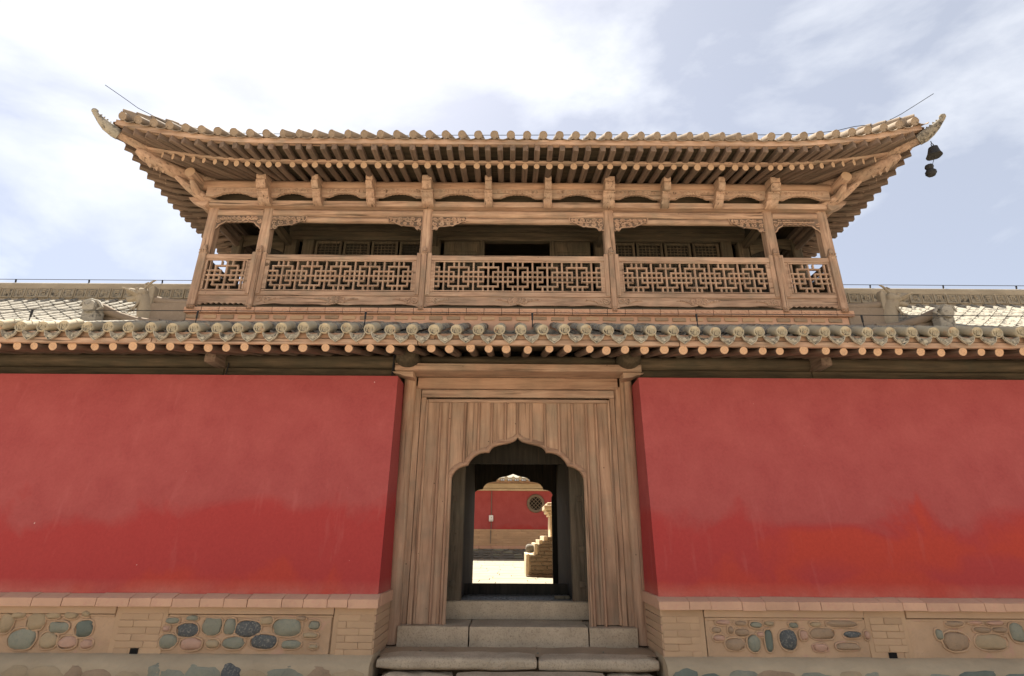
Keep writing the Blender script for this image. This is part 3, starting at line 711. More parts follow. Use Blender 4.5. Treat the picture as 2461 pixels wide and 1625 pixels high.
# masonry base under the balcony
mb=MB(); mb.box(-5.02,5.02,.40,5.2,3.9,4.735,0); base=part('base_wall',mb,M['coping'],PAV)
x=-5.03; rnd=random.Random(5)
while x<5.0:
    b=MB(); b.box(x+.004,x+.262,.345,.42,4.740,4.829,.003)
    # vine scroll relief
    pts=[(x+.01+.245*t,.343,4.785+.022*math.sin(t*4*PI+x*9)) for t in [i/12 for i in range(13)]]
    b.tube(pts,.0065,5)
    for q in (.25,.75): b.spiral((x+.135+(q-.5)*.14,.343,4.785),.019,1.2,rnd.uniform(0,6),1,.005)
    b.jitter(.002,20,x); part('frieze_tile',b,M['coping'],base); x+=.266
x=-5.0; 
while x<4.9:
    wd=.20; b=MB(); b.box(x,x+wd,.383,.42,4.655+rnd.uniform(-.006,.006),4.715+rnd.uniform(-.006,.004),.006); b.jitter(.008,9,x); part('brick',b,M['st_brown'] if rnd.random()<.6 else M['brick'],base); x+=.262
mb=MB(); mb.box(-5.0,5.0,.44,5.1,4.735,4.86,0); part('floor_deck',mb,M['dark_x'],PAV)
mb=MB(); mb.box(-4.98,4.98,.415,.435,4.80,4.99); part('gap_shade_board',mb,M['black_z'],PAV)  # added near-black board, painting the shade in the gap under the skirting
mb=MB(); mb.box(-4.98,4.98,.38,.413,4.832,4.868,.004); part('floor_edge_beam',mb,M['dark_x'],PAV)

# columns
def column(x,y,z0=4.86,z1=6.6,w=.085):
    mb=MB(); c=.022
    oc=[(-w,-w+c),(-w+c,-w),(w-c,-w),(w,-w+c),(w,w-c),(w-c,w),(-w+c,w),(-w,w-c)]
    rows=[]
    for j in range(9):
        z=z0+(z1-z0)*j/8; k=1.06-.10*j/8
        r=[(x+p[0]*k,y+p[1]*k,z) for p in oc]; rows.append(r+[r[0]])
    mb.grid(rows); mb.jitter(.004,3,x)
    return part('column',mb,M['wood_z'],PAV)
for x in CXS: column(x,CYF); column(x,CYB)
for y in (1.3,3.2):
    for x in (-4.95,4.95): column(x,y).data.materials[0]=M['dark_z']

# balustrades
def carved_cloud(mb,cx,cz,y,w,flip=1):
    "a cloud scroll: two counter-spirals and a leaf tail"
    mb.spiral((cx-flip*w*.30,y,cz),w*.13,1.4,0,flip,.013); mb.spiral((cx-flip*w*.08,y,cz-.010),w*.12,1.3,2,-flip,.013)
    mb.spiral((cx-flip*w*.2,y,cz+.022),w*.09,1.2,4,flip,.011)
    pts=[(cx+flip*w*t,y,cz-.014+.030*math.sin(t*5)) for t in (-.05,.05,.15,.25,.36,.48)]
    mb.tube(pts,[.017,.017,.015,.013,.010,.004],6)
    pts=[(cx+flip*w*t,y,cz+.004+.026*math.sin(t*5)) for t in (0,.1,.2,.3,.44)]
    mb.tube(pts,[.010,.010,.009,.008,.003],6)
barcache={}
def bar_mesh(l,horiz):
    k=(round(l,3),horiz)
    if k not in barcache:
        mb=MB(); h=.0145
        # moulded bar: raised middle with sloped shoulders
        pr=[(-h,.0),(-h,-.026),(-h*.45,-.036),(h*.45,-.036),(h,-.026),(h,.0)]
        if horiz: mb.prism([(p[1],p[0]) for p in pr],-l/2,l/2,'x')
        else:
            mb.prism([(p[0],p[1]) for p in pr],-l/2,l/2,'z')
        barcache[k]=mb.mesh('lattice_bar',M['wood_x' if horiz else 'wood_z'],0)
    return barcache[k]
def lattice(parent,x0,x1,z0,z1,Y,ux,R_=None):
    xc=(x0+x1)/2; H=(x1-x0)/2; uz=(z1-z0)/6; zc=(z0+z1)/2
    V=[];Hz=[]
    n=int(H/ux/6)+2
    for m in range(-n,n+1):
        c=6*m     # centre of an inverted U (row 1) and of an upright U (row 5)
        Hz+= [(1,c-2,c+2),(5,c-2,c+2)]
        V+= [(c-2,1,2),(c+2,1,2),(c-2,4,5),(c+2,4,5),(c,1,5)]
        for q in (-1,0,1): V+=[(c+q,0,1),(c+q,5,6)]
        d=c+3     # centre of a rectangle and of the long bars
        Hz+=[(2,d-2,d+2),(4,d-2,d+2)]
        V+=[(d-2,2,4),(d+2,2,4),(d,0,2),(d,4,6)]
        for q in (-1,0,1): V+=[(d+q,2,4)]
    Hz.append((3,-1e3,1e3))
    for row,a,b in Hz:
        xa,xb=max(-H,a*ux-.0145),min(H,b*ux+.0145)
        if xb-xa<.03: continue
        z=z1-row*uz
        link('lattice_bar',bar_mesh(xb-xa,True),parent,loc=(xc+(xa+xb)/2,Y+R(-.0015,.0015)-.0025,z),rot=(0,R(-.003,.003),0))
    for c,ra,rb in V:
        if abs(c*ux)>H-.012: continue
        za,zb=z1-ra*uz,z1-rb*uz
        ia=.0145 if ra in (1,2,3,4,5) else 0; ib=.0145 if rb in (1,2,3,4,5) else 0
        link('lattice_bar',bar_mesh(round(za-zb-0.004,3),False),parent,loc=(xc+c*ux,Y+R(-.001,.001),(za+zb)/2),rot=(0,R(-.006,.006),0))
PX_=[4.93,4.05,1.465]; PXS=[-4.93,-4.05,-1.465,1.465,4.05,4.93]
def balustrade(xa,xb,ux,wide):
    wl=.045 if abs(abs(xa)-4.93)<.01 else .13; wr=.045 if abs(abs(xb)-4.93)<.01 else .13
    a,b=xa+.04,xb-.04
    mb=MB()
    mb.box(a,b,.352,.425,5.645,5.735,.008); mb.box(a,b,.358,.405,5.032,5.108,.006)   # top and bottom rail
    mb.box(a,a+wl,.362,.41,5.112,5.642,.006); mb.box(b-wr,b,.362,.41,5.112,5.642,.006)
    # moulding round the opening
    mb.box(a+wl-.012,b-wr+.012,.352,.366,5.618,5.640,.004); mb.box(a+wl-.012,b-wr+.012,.352,.366,5.112,5.130,.004)
    for q in (a+wl,b-wr): mb.box(q-.012,q+.012,.352,.3605,5.132,5.616,.003)
    mb.jitter(.003,4,xa)
    B=part('balustrade',mb,M['wood_x'],PAV)
    lattice(B,a+wl+.012,b-wr-.012,5.128,5.620,.400,ux)
    # skirting board with cusped foot
    w=b-a; n=40; foot=[]
    for i in range(n+1):
        t=i/n; d=min(t,1-t)*w
        z=4.895
        if wide:
            z=4.892-.018*math.exp(-((d-.02)/.10)**2)+.012*math.exp(-((d-.30)/.10)**2)
            dc=abs(t-.5)*w; z+=.016*math.exp(-(dc/.05)**2)-.010*math.exp(-((dc-.16)/.09)**2)
        else: z=4.900+.012*math.sin(t*60)-.02*math.exp(-(d/.08)**2)
        foot.append((a+w*t,z))
    mb=MB(); mb.prism(foot+[(b,5.029),(a,5.029)],.372,.400,'y'); mb.jitter(.003,6,xb); part('skirting_board',mb,M['wood_x'],B)
    if wide:
        for k_,specs in enumerate(([(a+.20,.42,1)],[((a+b)/2+.13,.46,1),((a+b)/2-.13,.46,-1)],[(b-.20,.42,-1)])):
            mb=MB()
            for cx_,w_,f_ in specs: carved_cloud(mb,cx_,4.965,.370,w_,f_)
            mb.jitter(.003,6,xb+k_); part('cloud_carving',mb,M['wood_z'],B)
balustrade(-4.93,-4.05,.086,False); balustrade(4.05,4.93,.086,False)
balustrade(-4.05,-1.465,.0752,True); balustrade(1.465,4.05,.0752,True); balustrade(-1.465,1.465,.0765,True)
# side balustrades run back from the corners
for sx in (-1,1):
    mb=MB(); X0=sx*4.95
    mb.box(X0-.03,X0+.03,.50,5.0,5.655,5.735,.006); mb.box(X0-.025,X0+.025,.50,5.0,5.04,5.11,.006); mb.box(X0-.02,X0+.02,.5,5.0,4.88,5.035,.004)
    B=part('balustrade',mb,M['raf_y'],PAV)
    mb2=MB(); mb2.box(X0-.034*sx-.004,X0-.034*sx+.004,.5,5.0,5.04,5.60); part('backing_board',mb2,M['dark_y'],B)
    mb=MB(); y=.6
    while y<5: mb.box(X0-.018,X0+.018,y-.014,y+.014,5.11,5.655); y+=.15
    for z in (5.2,5.29,5.37,5.46,5.55): mb.box(X0-.021,X0+.021,.5,5.0,z-.014,z+.014)
    part('lattice_bars',mb,M['raf_y'],B,smooth=0)
# newel posts with carved finials
for i,x in enumerate(PXS):
    w=.040 if abs(x)<4.5 else .055
    mb=MB(); mb.box(x-w,x+w,.325,.40,4.86,5.80,.010)
    for q in (-.02,.0,.02): mb.box(x+q-.0022,x+q+.0022,.321,.327,4.95,5.70)
    # finial: collar, lotus and bud
    mb.box(x-w*1.15,x+w*1.15,.318,.405,5.735,5.752,.004); mb.box(x-w*.8,x+w*.8,.326,.40,5.80,5.818,.003)
    for q in (-1,0,1): mb.tube([(x+q*w*.6,.325,5.755),(x+q*w*.75,.312,5.78),(x+q*w*.4,.326,5.806)],[.008,.017,.006],6)
    mb.tube([(x,.36,5.815),(x,.36,5.84),(x,.36,5.87),(x,.36,5.90)],[.030,.036,.026,.006],10)
    # hanging foot
    mb.lathe([(w*.7,4.79),(w*1.15,4.803),(w*.8,4.82),(w*1.2,4.838),(w*.9,4.855)],10,(x,.345,0))
    mb.jitter(.003,8,x); part('newel_post',mb,M['wood_z'],PAV)
    if abs(x)<4.5:
        for s_ in (-1,1):      # flanking cheek boards
            mb=MB(); mb.box(x+s_*.045-.0,x+s_*.115,.343,.40,5.05,5.775,.008) if s_>0 else mb.box(x-.115,x-.045,.343,.40,5.05,5.775,.008)
            for q in (.062,.08,.098): mb.box(x+s_*q-.0018,x+s_*q+.0018,.3405,.345,5.08,5.72)
            mb.jitter(.004,7,x+s_); part('cheek_board',mb,M['wood_z'],PAV)

# architraves between the columns
for xa,xb in zip(CXS,CXS[1:]):
    a,b=xa+.08,xb-.08
    for z,r,nm in ((6.532,.066,'architrave'),(6.413,.052,'lower_architrave')):
        mb=MB(); mb.tube([(a+(b-a)*t,.445,z+.005*noise.noise(Vector((a+t*2,z,0)))) for t in [i/8 for i in range(9)]],r,12,squash=.97); mb.jitter(.005,3,xa); part(nm,mb,M['wood_x'],PAV)
    # carved spandrels, plates darkened to paint relief shading between the scrolls
    def spandrel(x0,sgn,L_):
        bot=[(0,-.235),(.02,-.25),(.045,-.225),(.065,-.25),(.09,-.235),(.105,-.20),(.14,-.185),(.20,-.18),(.26,-.175),(.30,-.165),(.33,-.175),(.36,-.155),(.42,-.13),(.47,-.105),(.51,-.085),(.535,-.10),(.55,-.07),(.56,-.01)]
        k=L_/.56; top=6.462
        out=[(x0,top)]+[(x0+sgn*p[0]*k,top+p[1]) for p in bot]
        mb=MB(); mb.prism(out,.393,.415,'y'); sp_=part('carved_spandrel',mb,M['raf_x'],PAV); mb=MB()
        rr=random.Random(int(x0*100)+sgn)
        for (u,v,rad) in ((.05,-.06,.035),(.05,-.14,.04),(.06,-.205,.028),(.15,-.05,.04),(.16,-.13,.042),(.25,-.06,.045),(.27,-.135,.03),(.35,-.05,.04),(.37,-.115,.03),(.44,-.05,.032),(.45,-.095,.018),(.505,-.05,.022)):
            mb.spiral((x0+sgn*u*k,.385,top+v),rad*.92,rr.uniform(1.1,1.6),rr.uniform(0,6.28),rr.choice((-1,1)),.0125)
        for q in range(18):
            u=rr.uniform(.03,.48)*k; v=-rr.uniform(.02,.10)
            mb.tube([(x0+sgn*u,.384,top+v),(x0+sgn*(u+.03),.380,top+v-.012),(x0+sgn*(u+.06),.384,top+v+.006)],[.006,.010,.004],5)
        for i in range(len(out)-1):
            p_,q_=out[i],out[i+1]
            if i>0: mb.tube([(p_[0],.392,p_[1]+.006),((p_[0]+q_[0])/2,.388,(p_[1]+q_[1])/2+.004),(q_[0],.392,q_[1]+.006)],.009,5)
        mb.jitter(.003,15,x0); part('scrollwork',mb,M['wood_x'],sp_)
    if b-a>1.5: spandrel(a,1,.56); spandrel(b,-1,.56)
    else:
        w=b-a; top=6.462; arch=[]
        for i in range(25):
            t=i/24; d=abs(t-.5)*2
            z=top-.115-.01*math.sin(i*2.1)
            if d>.55: z-= .14*((d-.55)/.45)**1.4
            arch.append((a+w*t,z))
        mb=MB(); mb.prism([(a,top)]+arch+[(b,top)],.393,.415,'y'); sp_=part('carved_spandrel',mb,M['raf_x'],PAV); mb=MB()  # dark plate again carries painted shading behind the scrolls
        mb.tube([(q[0],.392,q[1]+.006) for q in arch],.010,5)
        rr=random.Random(int(a*50))
        for i in range(11):
            t=(i+.5)/11; mb.spiral((a+w*t,.385,top-.055-(.06 if i in (0,10) else 0)),.036,1.4,rr.uniform(0,6),1 if i<5.5 else -1,.012)
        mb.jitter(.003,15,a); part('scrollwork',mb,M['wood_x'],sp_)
# plate beam
xs=[-5.16,-1.468,1.468,5.16]
for a,b in zip(xs,xs[1:]):
    mb=MB(); mb.box(a+.002,b-.002,.300,.62,6.597,6.697,.010); mb.jitter(.005,2.2,a); part('plate_beam',mb,M['wood_x'],PAV)
mb=MB(); mb.box(-5.0,5.0,.440,.47,6.70,7.02,0); part('frieze_board',mb,M['dark_x'],PAV)
for sx in (-1,1):
    mb=MB(); mb.box(sx*5.0-.15,sx*5.0+.15,.62,5.2,6.597,6.697,.01); part('plate_beam',mb,M['raf_y'],PAV)
    mb=MB(); mb.tube([(sx*4.95,.5,6.53),(sx*4.95,5.0,6.53)],.065,10); part('architrave',mb,M['raf_y'],PAV)
    mb=MB(); mb.tube([(sx*4.95,.5,6.415),(sx*4.95,5.0,6.415)],.05,10); part('lower_architrave',mb,M['raf_y'],PAV)
    mb=MB(); mb.box(sx*4.95-.015,sx*4.95+.015,.47,5.05,6.70,7.02,0); part('frieze_board',mb,M['dark_y'],PAV)
    # plate end nose at the corner
    mb=MB(); mb.prism([(sx*5.0,6.60),(sx*5.0,6.70),(sx*5.26,6.735),(sx*5.33,6.725),(sx*5.30,6.675),(sx*5.22,6.63),(sx*5.12,6.585),(sx*5.05,6.56)],.27,.40,'y',bev=.008); mb.jitter(.005,6,sx); part('corner_nose',mb,M['wood_x'],PAV)
    # diagonal corner arm
    mb=MB(); d=Vector((sx*.7071,-.7071,0)); o=Vector((sx*4.95,.42,6.70))
    mb.tube([o,o+d*.16+Vector((0,0,.02)),o+d*.30+Vector((0,0,.045)),o+d*.44+Vector((0,0,.10)),o+d*.56+Vector((0,0,.165)),o+d*.64+Vector((0,0,.20))],[.085,.08,.075,.062,.048,.032],8); mb.jitter(.008,7,sx); part('corner_arm',mb,M['wood_y'],PAV)
    # crossing purlin ends
    mb=MB(); mb.tube([(sx*5.15,-.10,6.935),(sx*5.15,.3,6.935),(sx*5.15,5.3,6.935)],.082,14); me=mb.mesh('purlin',[M['wood_y'],M['end_dull']],50)
    for p in me.polygons:
        if p.normal.y<-.9: p.material_index=1
    link('purlin',me,PAV)
    mb=MB(); mb.tube([(sx*5.145,-.02,6.845),(sx*5.145,.04,6.80),(sx*5.145,.20,6.74)],[.03,.055,.06],8); part('corner_block',mb,M['wood_y'],PAV)
# purlin and carved boards under it
BX=[-4.07,-3.22,-2.36,-1.45,-.475,.475,1.45,2.36,3.22,4.07]
xs=[-5.30,-1.45,1.45,5.30]
for a,b in zip(xs,xs[1:]):
    mb=MB(); mb.tube([(a+(b-a)*t,.262,6.938+.004*noise.noise(Vector((a+t*3,0,2)))) for t in [i/8 for i in range(9)]],.083,14); mb.jitter(.005,3,a); part('purlin',mb,M['rot_x'],PAV)
ex=[-5.07]+BX+[5.07]
for a,b in zip(ex,ex[1:]):
    a+=.05; b-=.05; w=b-a; bot=[]
    for i in range(41):
        t=i/40; d=abs(t-.5)*2; z=6.703
        if d<.62:
            z+=.075*(1-(d/.62)**2)**.8+.006*math.sin(i*2.4)
        bot.append((a+w*t,z))
    mb=MB(); mb.prism(bot+[(b,6.868),(a,6.868)],.203,.245,'y'); mb.jitter(.003,14,a); sp_=part('carved_panel',mb,M['wood_x'],PAV); mb=MB()
    mb.tube([(q[0],.203,q[1]+.008) for q in bot[6:-6]],.009,5)
    rr=random.Random(int(a*77))
    for i in range(9):
        t=.14+.72*i/8; d=abs(t-.5)*2
        mb.spiral((a+w*t,.203,6.80+.03*(1-d)),.022+.008*rr.random(),1.3,rr.uniform(0,6),1 if i<4.5 else -1,.0095)
    for i in range(8):
        t=.15+.7*rr.random(); mb.tube([(a+w*t-.03,.202,6.83),(a+w*t,.199,6.845),(a+w*t+.03,.202,6.835)],[.004,.008,.004],5)
    mb.jitter(.003,14,a); part('scrollwork',mb,M['raf_x'] if False else M['wood_z'],sp_)
# bracket noses
for i,x in enumerate(BX):
    w=.075 if i in (0,3,6,9) else .052
    pr=[(.46,6.79),(.22,6.79),(.10,6.775),(.055,6.755),(.03,6.765),(.02,6.80),(-.005,6.825),(-.02,6.86),(.0,6.89),(-.015,6.92),(-.025,6.96),(.0,6.985),(.05,6.99),(.10,7.00),(.46,7.00)]
    mb=MB(); mb.prism(pr,x-w,x+w,'x',bev=.006); mb.jitter(.005,8,x); hd=part('bracket_head',mb,M['wood_y'],PAV)
    pr=[(.44,6.785),(.10,6.785),(.085,6.77),(.09,6.745),(.115,6.735),(.12,6.705),(.14,6.675),(.17,6.665),(.185,6.635),(.215,6.60),(.255,6.585),(.297,6.58),(.297,6.70),(.44,6.70)]
    mb=MB(); mb.prism(pr,x-w*1.25,x+w*1.25,'x',bev=.006); mb.jitter(.005,8,x+5)
    mb.spiral((x,.13,6.715),.03,1.2,0,1,.007); part('bracket_block',mb,M['wood_y'],PAV)

# ------------------------------------------------------------------ upper roof: rafters, eaves, tiles
def udisc_mesh(seed):
    r=.062; mb=MB(); mb.lathe([(r*.55,.02),(r,.018),(r,-.002),(r*.88,-.005),(r*.80,.0),(r*.5,.003),(r*.3,-.003),(r*.02,-.003)],16,axis='y')
    mb.tube([(0,.012,0),(0,.27,0)],[r*.985,r*.95],16); mb.jitter(.0045,22,seed); return mb.mesh('round_tile_end',M['dusty_tile'],40)
discs_u=[udisc_mesh(i*1.9) for i in range(4)]
def udrip_mesh(seed):
    mb=MB(); w=.09; rows=[]
    for j,(yy,dz) in enumerate(((-.012,-.012),(-.012,.0),(.10,.045))):
        rows.append([(w*math.sin(a),yy,dz+.05-.055*math.cos(a)) for a in [(-1.3+2.6*i/8) for i in range(9)]])
    mb.grid(rows); mb.jitter(.006,18,seed); return mb.mesh('drip_tile',M['dusty_tile'],50)
drips_u=[udrip_mesh(i*1.3) for i in range(4)]
def rise(t): return max(0.0,t)**2
class Eave:
    def __init__(s,kind,sx=0):
        s.kind=kind; s.sx=sx
        if kind=='front': s.hc,s.he,s.st=4.95,6.02,3.7
        else: s.hc,s.he,s.st=2.30,3.40,1.0
    def W(s,u,w_,z):
        if s.kind=='front': return Vector((u,.46-w_,z))
        return Vector((s.sx*(4.95+w_),2.76+u,z))
    def t(s,u): return max(0,(abs(u)-s.st)/(s.he-s.st))
    def root(s,u):
        t=s.t(u); r=u if abs(u)<=s.st else math.copysign(s.st+(abs(u)-s.st)*(s.hc-.05-s.st)/(s.he-s.st),u)
        return r
    def rend(s,u):   # round rafter end
        t=s.t(u); rt=s.root(u); uu=rt+(u-rt)*.72
        return s.W(uu,.80+.02*t*t,6.893+.20*rise(t))
    def rroot(s,u):
        return s.W(s.root(u),-.75 if s.t(u)==0 else -.05,7.29 if s.t(u)==0 else 7.13+.04*rise(s.t(u)))
    def fend(s,u):   # flying rafter end
        t=s.t(u); return s.W(u,1.10+.03*t*t,6.985+.30*rise(t))
    def froot(s,u):
        e=s.rend(u); f=s.fend(u); d=(e-f); d.z=0; d.normalize()
        q=e+d*.25; q.z=e.z+.105+.03; return q
    def edge(s,u,w_=1.16,z=7.176):
        t=s.t(u); return s.W(u,w_+.04*t*t,z+.30*rise(t))
EV=[Eave('front'),Eave('side',-1),Eave('side',1)]
ulogs=[log_mesh('rafter',.047,.95,20+i*1.3,M['raf_y']) for i in range(6)]
for me in ulogs: me.materials[1]=M['end_dull']
def sq_mesh(seed):
    mb=MB(); mb.box(-.040,.040,0,.62,-.046,.046,.006); mb.jitter(.004,6,seed); return mb.mesh('flying_rafter',M['raf_y'],40)
sqs=[sq_mesh(i) for i in range(4)]
rnd=random.Random(9)
for E_ in EV:
    u=-E_.he+.12; 
    while u<E_.he-.05:
        uj=u+rnd.uniform(-.02,.02)
        a,b=E_.rend(uj),E_.rroot(uj)
        if E_.t(uj)<.93:
            place_log('rafter',ulogs[rnd.randrange(6)],PAV,a,b,rnd.uniform(.92,1.08),max(.5,(b-a).length/.95))
        f,g2=E_.fend(uj),E_.froot(uj)
        o=link('flying_rafter',sqs[rnd.randrange(4)],PAV,loc=f); o.rotation_mode='QUATERNION'
        o.rotation_quaternion=(g2-f).to_track_quat('Y','Z'); ln=(g2-f).length; o.scale=(1,ln/.62,1)
        u+=.1875
    # boarding above the round rafters and above the flying rafters
    us=[-E_.he+2*E_.he*i/60 for i in range(61)]
    mb=MB(); mb.grid([[E_.rroot(q)+Vector((0,0,.055)) for q in us],[E_.rend(q)+Vector((0,0,.052)) for q in us]])
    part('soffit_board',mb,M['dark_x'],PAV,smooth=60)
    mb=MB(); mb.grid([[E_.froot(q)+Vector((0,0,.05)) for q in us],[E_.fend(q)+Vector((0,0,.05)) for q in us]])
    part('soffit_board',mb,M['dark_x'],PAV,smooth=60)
    def strip(name,fn,d0,d1,z0,z1,mat):
        # square-section board following the eave line
        mb=MB(); rows=[]
        for q in us:
            p=fn(q); n=E_.W(0,1,0)-E_.W(0,0,0)
            r=[p+n*d0+Vector((0,0,z0)),p+n*d1+Vector((0,0,z0)),p+n*d1+Vector((0,0,z1)),p+n*d0+Vector((0,0,z1))]; rows.append(r+[r[0]])
        mb.grid(rows); mb.jitter(.003,5,1); part(name,mb,mat,PAV,smooth=40)
    axm=M['wood_x'] if E_.kind=='front' else M['wood_y']
    strip('eave_batten',E_.rend,-.05,.012,.050,.092,axm)
    strip('fascia_board',E_.fend,-.05,.018,.048,.135,axm)
# hip beams with rounded noses, horns
for sx in (-1,1):
    d=Vector((sx*.7071,-.7071,0)); c=Vector((sx*4.95,.46,0))
    def Q(k,z): return c+d*k+Vector((0,0,z))
    mb=MB(); mb.tube([Q(-.6,7.16),Q(.2,7.05),Q(.7,7.00),Q(1.0,7.03),Q(1.14,7.065),Q(1.23,7.085)],[.10,.105,.105,.10,.085,.04],12)
    for i in range(3): mb.tube([Q(1.05-.09*i,6.945),Q(1.01-.09*i,6.93),Q(.97-.09*i,6.945)],[.02,.045,.02],8)
    mb.jitter(.008,5,sx); hb=part('hip_beam',mb,M['wood_y'],PAV)
    mb=MB(); mb.tube([Q(.3,7.16),Q(1.0,7.16),Q(1.3,7.20),Q(1.52,7.245)],[.075,.075,.07,.066],8); mb.jitter(.005,5,sx+4); part('upper_hip_beam',mb,M['wood_y'],PAV)
    mb=MB(); mb.tube([Q(1.48,7.215),Q(1.55,7.235),Q(1.64,7.275),Q(1.72,7.325),Q(1.785,7.38),Q(1.82,7.42)],[.085,.092,.080,.062,.042,.038],10)
    mb.stone(tuple(Q(1.825,7.44)),.042,.042,.040,3,2,.1)
    for i in range(6): mb.tube([Q(1.53+.042*i,7.30+.017*i),Q(1.535+.042*i,7.33+.018*i),Q(1.56+.042*i,7.315+.018*i)],[.012,.020,.008],6)
    mb.jitter(.008,18,sx); part('tile_horn',mb,M['tile'] if sx<0 else M['pan'],PAV,smooth=50)  # right horn darker: that corner's silhouette shade is put into its colour
# roof surface
APX,APY,ATOP=2.4,2.76,9.15
def up_front(E_,u,s):
    e=E_.edge(u,1.12,7.115)
    top=Vector((u*APX/E_.he,APY,ATOP)) if E_.kind=='front' else Vector((E_.sx*APX,APY,ATOP))
    p=e.lerp(top,s); p.z=e.z+(top.z-e.z)*(s*.82+.18*s*s); return p
for E_ in EV:
    us=[-E_.he+2*E_.he*i/40 for i in range(41)]
    mb=MB(); mb.grid([[up_front(E_,q,s) for q in us] for s in (0,.1,.25,.5,.75,1)]); part('roof_deck',mb,M['pan'],PAV,smooth=60)
    rows=MB(); u=-E_.he+.10
    n_=int(2*(E_.he-.12)/.2365); 
    for i in range(n_+1):
        u=-E_.he+.12+i*(2*E_.he-.24)/n_
        e=E_.edge(u,1.16,7.168+.006*noise.noise(Vector((u*2,0,1))))
        # bearing of the row: up the slope
        q=up_front(E_,u,.10); up=(q-up_front(E_,u,0)).normalized()
        if E_.t(u)>0: 
            n=E_.W(0,-1,0)-E_.W(0,0,0); up=(n*.9+Vector((0,0,.42))); up.normalize()
        o=link('round_tile_end',(discs_u)[i%4],PAV,loc=e); o.rotation_mode='QUATERNION'; o.rotation_quaternion=up.to_track_quat('Y','Z') @ Matrix.Rotation(R(-.3,.3),3,'Y').to_quaternion()
        l=E_.edge(u+.118,1.145,7.098); 
        o=link('drip_tile',drips_u[i%4],PAV,loc=l+Vector((0,0,0))); o.rotation_mode='QUATERNION'
        n=E_.W(0,-1,0)-E_.W(0,0,0); o.rotation_quaternion=n.to_track_quat('Y','Z')
        rl=min(.9,.75*(E_.he-abs(u)))
        if rl>.3: rows.tube([e+up*.25,e+up*rl],.058,8)
    part('cover_tile_rows',rows,M['dusty_tile'],PAV,kind='stuff')
for sx in (-1,1):
    hl=[up_front(EV[0],sx*EV[0].he,s) for s in (0.01,.06,.12,.2,.35,.6,.9)]
    mb=MB(); mb.tube([p+Vector((0,0,.06)) for p in hl],.085,10); mb.jitter(.01,6,sx); part('hip_ridge',mb,M['dusty_tile'],PAV)
    for s in (.012,.045,.08,.118):
        p=up_front(EV[0],sx*EV[0].he,s)+Vector((0,0,.115)); q=up_front(EV[0],sx*EV[0].he,s+.035)+Vector((0,0,.10))
        mb=MB(); mb.tube([p,p.lerp(q,.5),q],[.080,.078,.070],14); mb.jitter(.008,12,s); part('ridge_tile',mb,M['dusty_tile'],PAV)
mb=MB(); mb.grid([[(-6.0,6.2,7.1),(6.0,6.2,7.1)],[(-2.4,2.76,9.15),(2.4,2.76,9.15)]]); mb.box(-2.6,2.6,2.62,2.9,9.0,9.5); part('roof_deck',mb,M['dusty_tile'],PAV)
# ceiling of the veranda and the room
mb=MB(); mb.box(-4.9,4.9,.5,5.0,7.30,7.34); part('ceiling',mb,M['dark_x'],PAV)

# ------------------------------------------------------------------ inner room
WY=1.30
mb=MB(); 
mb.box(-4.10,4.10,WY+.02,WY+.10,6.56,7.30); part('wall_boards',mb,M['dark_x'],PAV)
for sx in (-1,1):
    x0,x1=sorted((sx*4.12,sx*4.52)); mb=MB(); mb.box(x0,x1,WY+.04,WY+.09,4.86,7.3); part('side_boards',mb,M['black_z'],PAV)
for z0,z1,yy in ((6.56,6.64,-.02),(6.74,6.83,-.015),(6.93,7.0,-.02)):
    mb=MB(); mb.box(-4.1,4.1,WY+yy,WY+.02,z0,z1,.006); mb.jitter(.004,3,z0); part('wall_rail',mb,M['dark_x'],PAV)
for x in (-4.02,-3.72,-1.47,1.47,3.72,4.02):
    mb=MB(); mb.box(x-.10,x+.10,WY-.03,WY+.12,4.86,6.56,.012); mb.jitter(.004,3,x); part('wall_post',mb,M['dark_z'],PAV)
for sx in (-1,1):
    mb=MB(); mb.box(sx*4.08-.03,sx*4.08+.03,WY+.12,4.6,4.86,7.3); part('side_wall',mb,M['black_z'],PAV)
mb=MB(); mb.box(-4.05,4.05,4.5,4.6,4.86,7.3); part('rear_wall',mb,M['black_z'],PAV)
def lattice_window(x0,x1,z0,z1,mat='dark_z',dark=False):
    mb=MB(); f=.045
    mb.box(x0,x0+f,WY-.01,WY+.04,z0,z1,.004); mb.box(x1-f,x1,WY-.01,WY+.04,z0,z1,.004)
    mb.box(x0+f,x1-f,WY-.01,WY+.04,z1-f,z1,.004); mb.box(x0+f,x1-f,WY-.01,WY+.04,z0,z0+f,.004)
    Wn=part('lattice_window',mb,M['dark_z'],PAV)
    mb=MB(); n=max(3,int((x1-x0-2*f)/.055)); s=(x1-x0-2*f)/n
    for i in range(1,n): mb.box(x0+f+i*s-.006,x0+f+i*s+.006,WY+.008,WY+.020,z0+f,z1-f)
    z=z1-f-.055
    while z>z0+f: mb.box(x0+f,x1-f,WY+.004,WY+.0165,z-.006,z+.006); z-=.055
    part('lattice',mb,M['dark_z'] if not dark else M['black_z'],Wn,smooth=0)
    mb=MB(); mb.box(x0+f,x1-f,WY+.05,WY+.06,z0+f,z1-f); part('paper_pane',mb,M['black_z'],Wn)
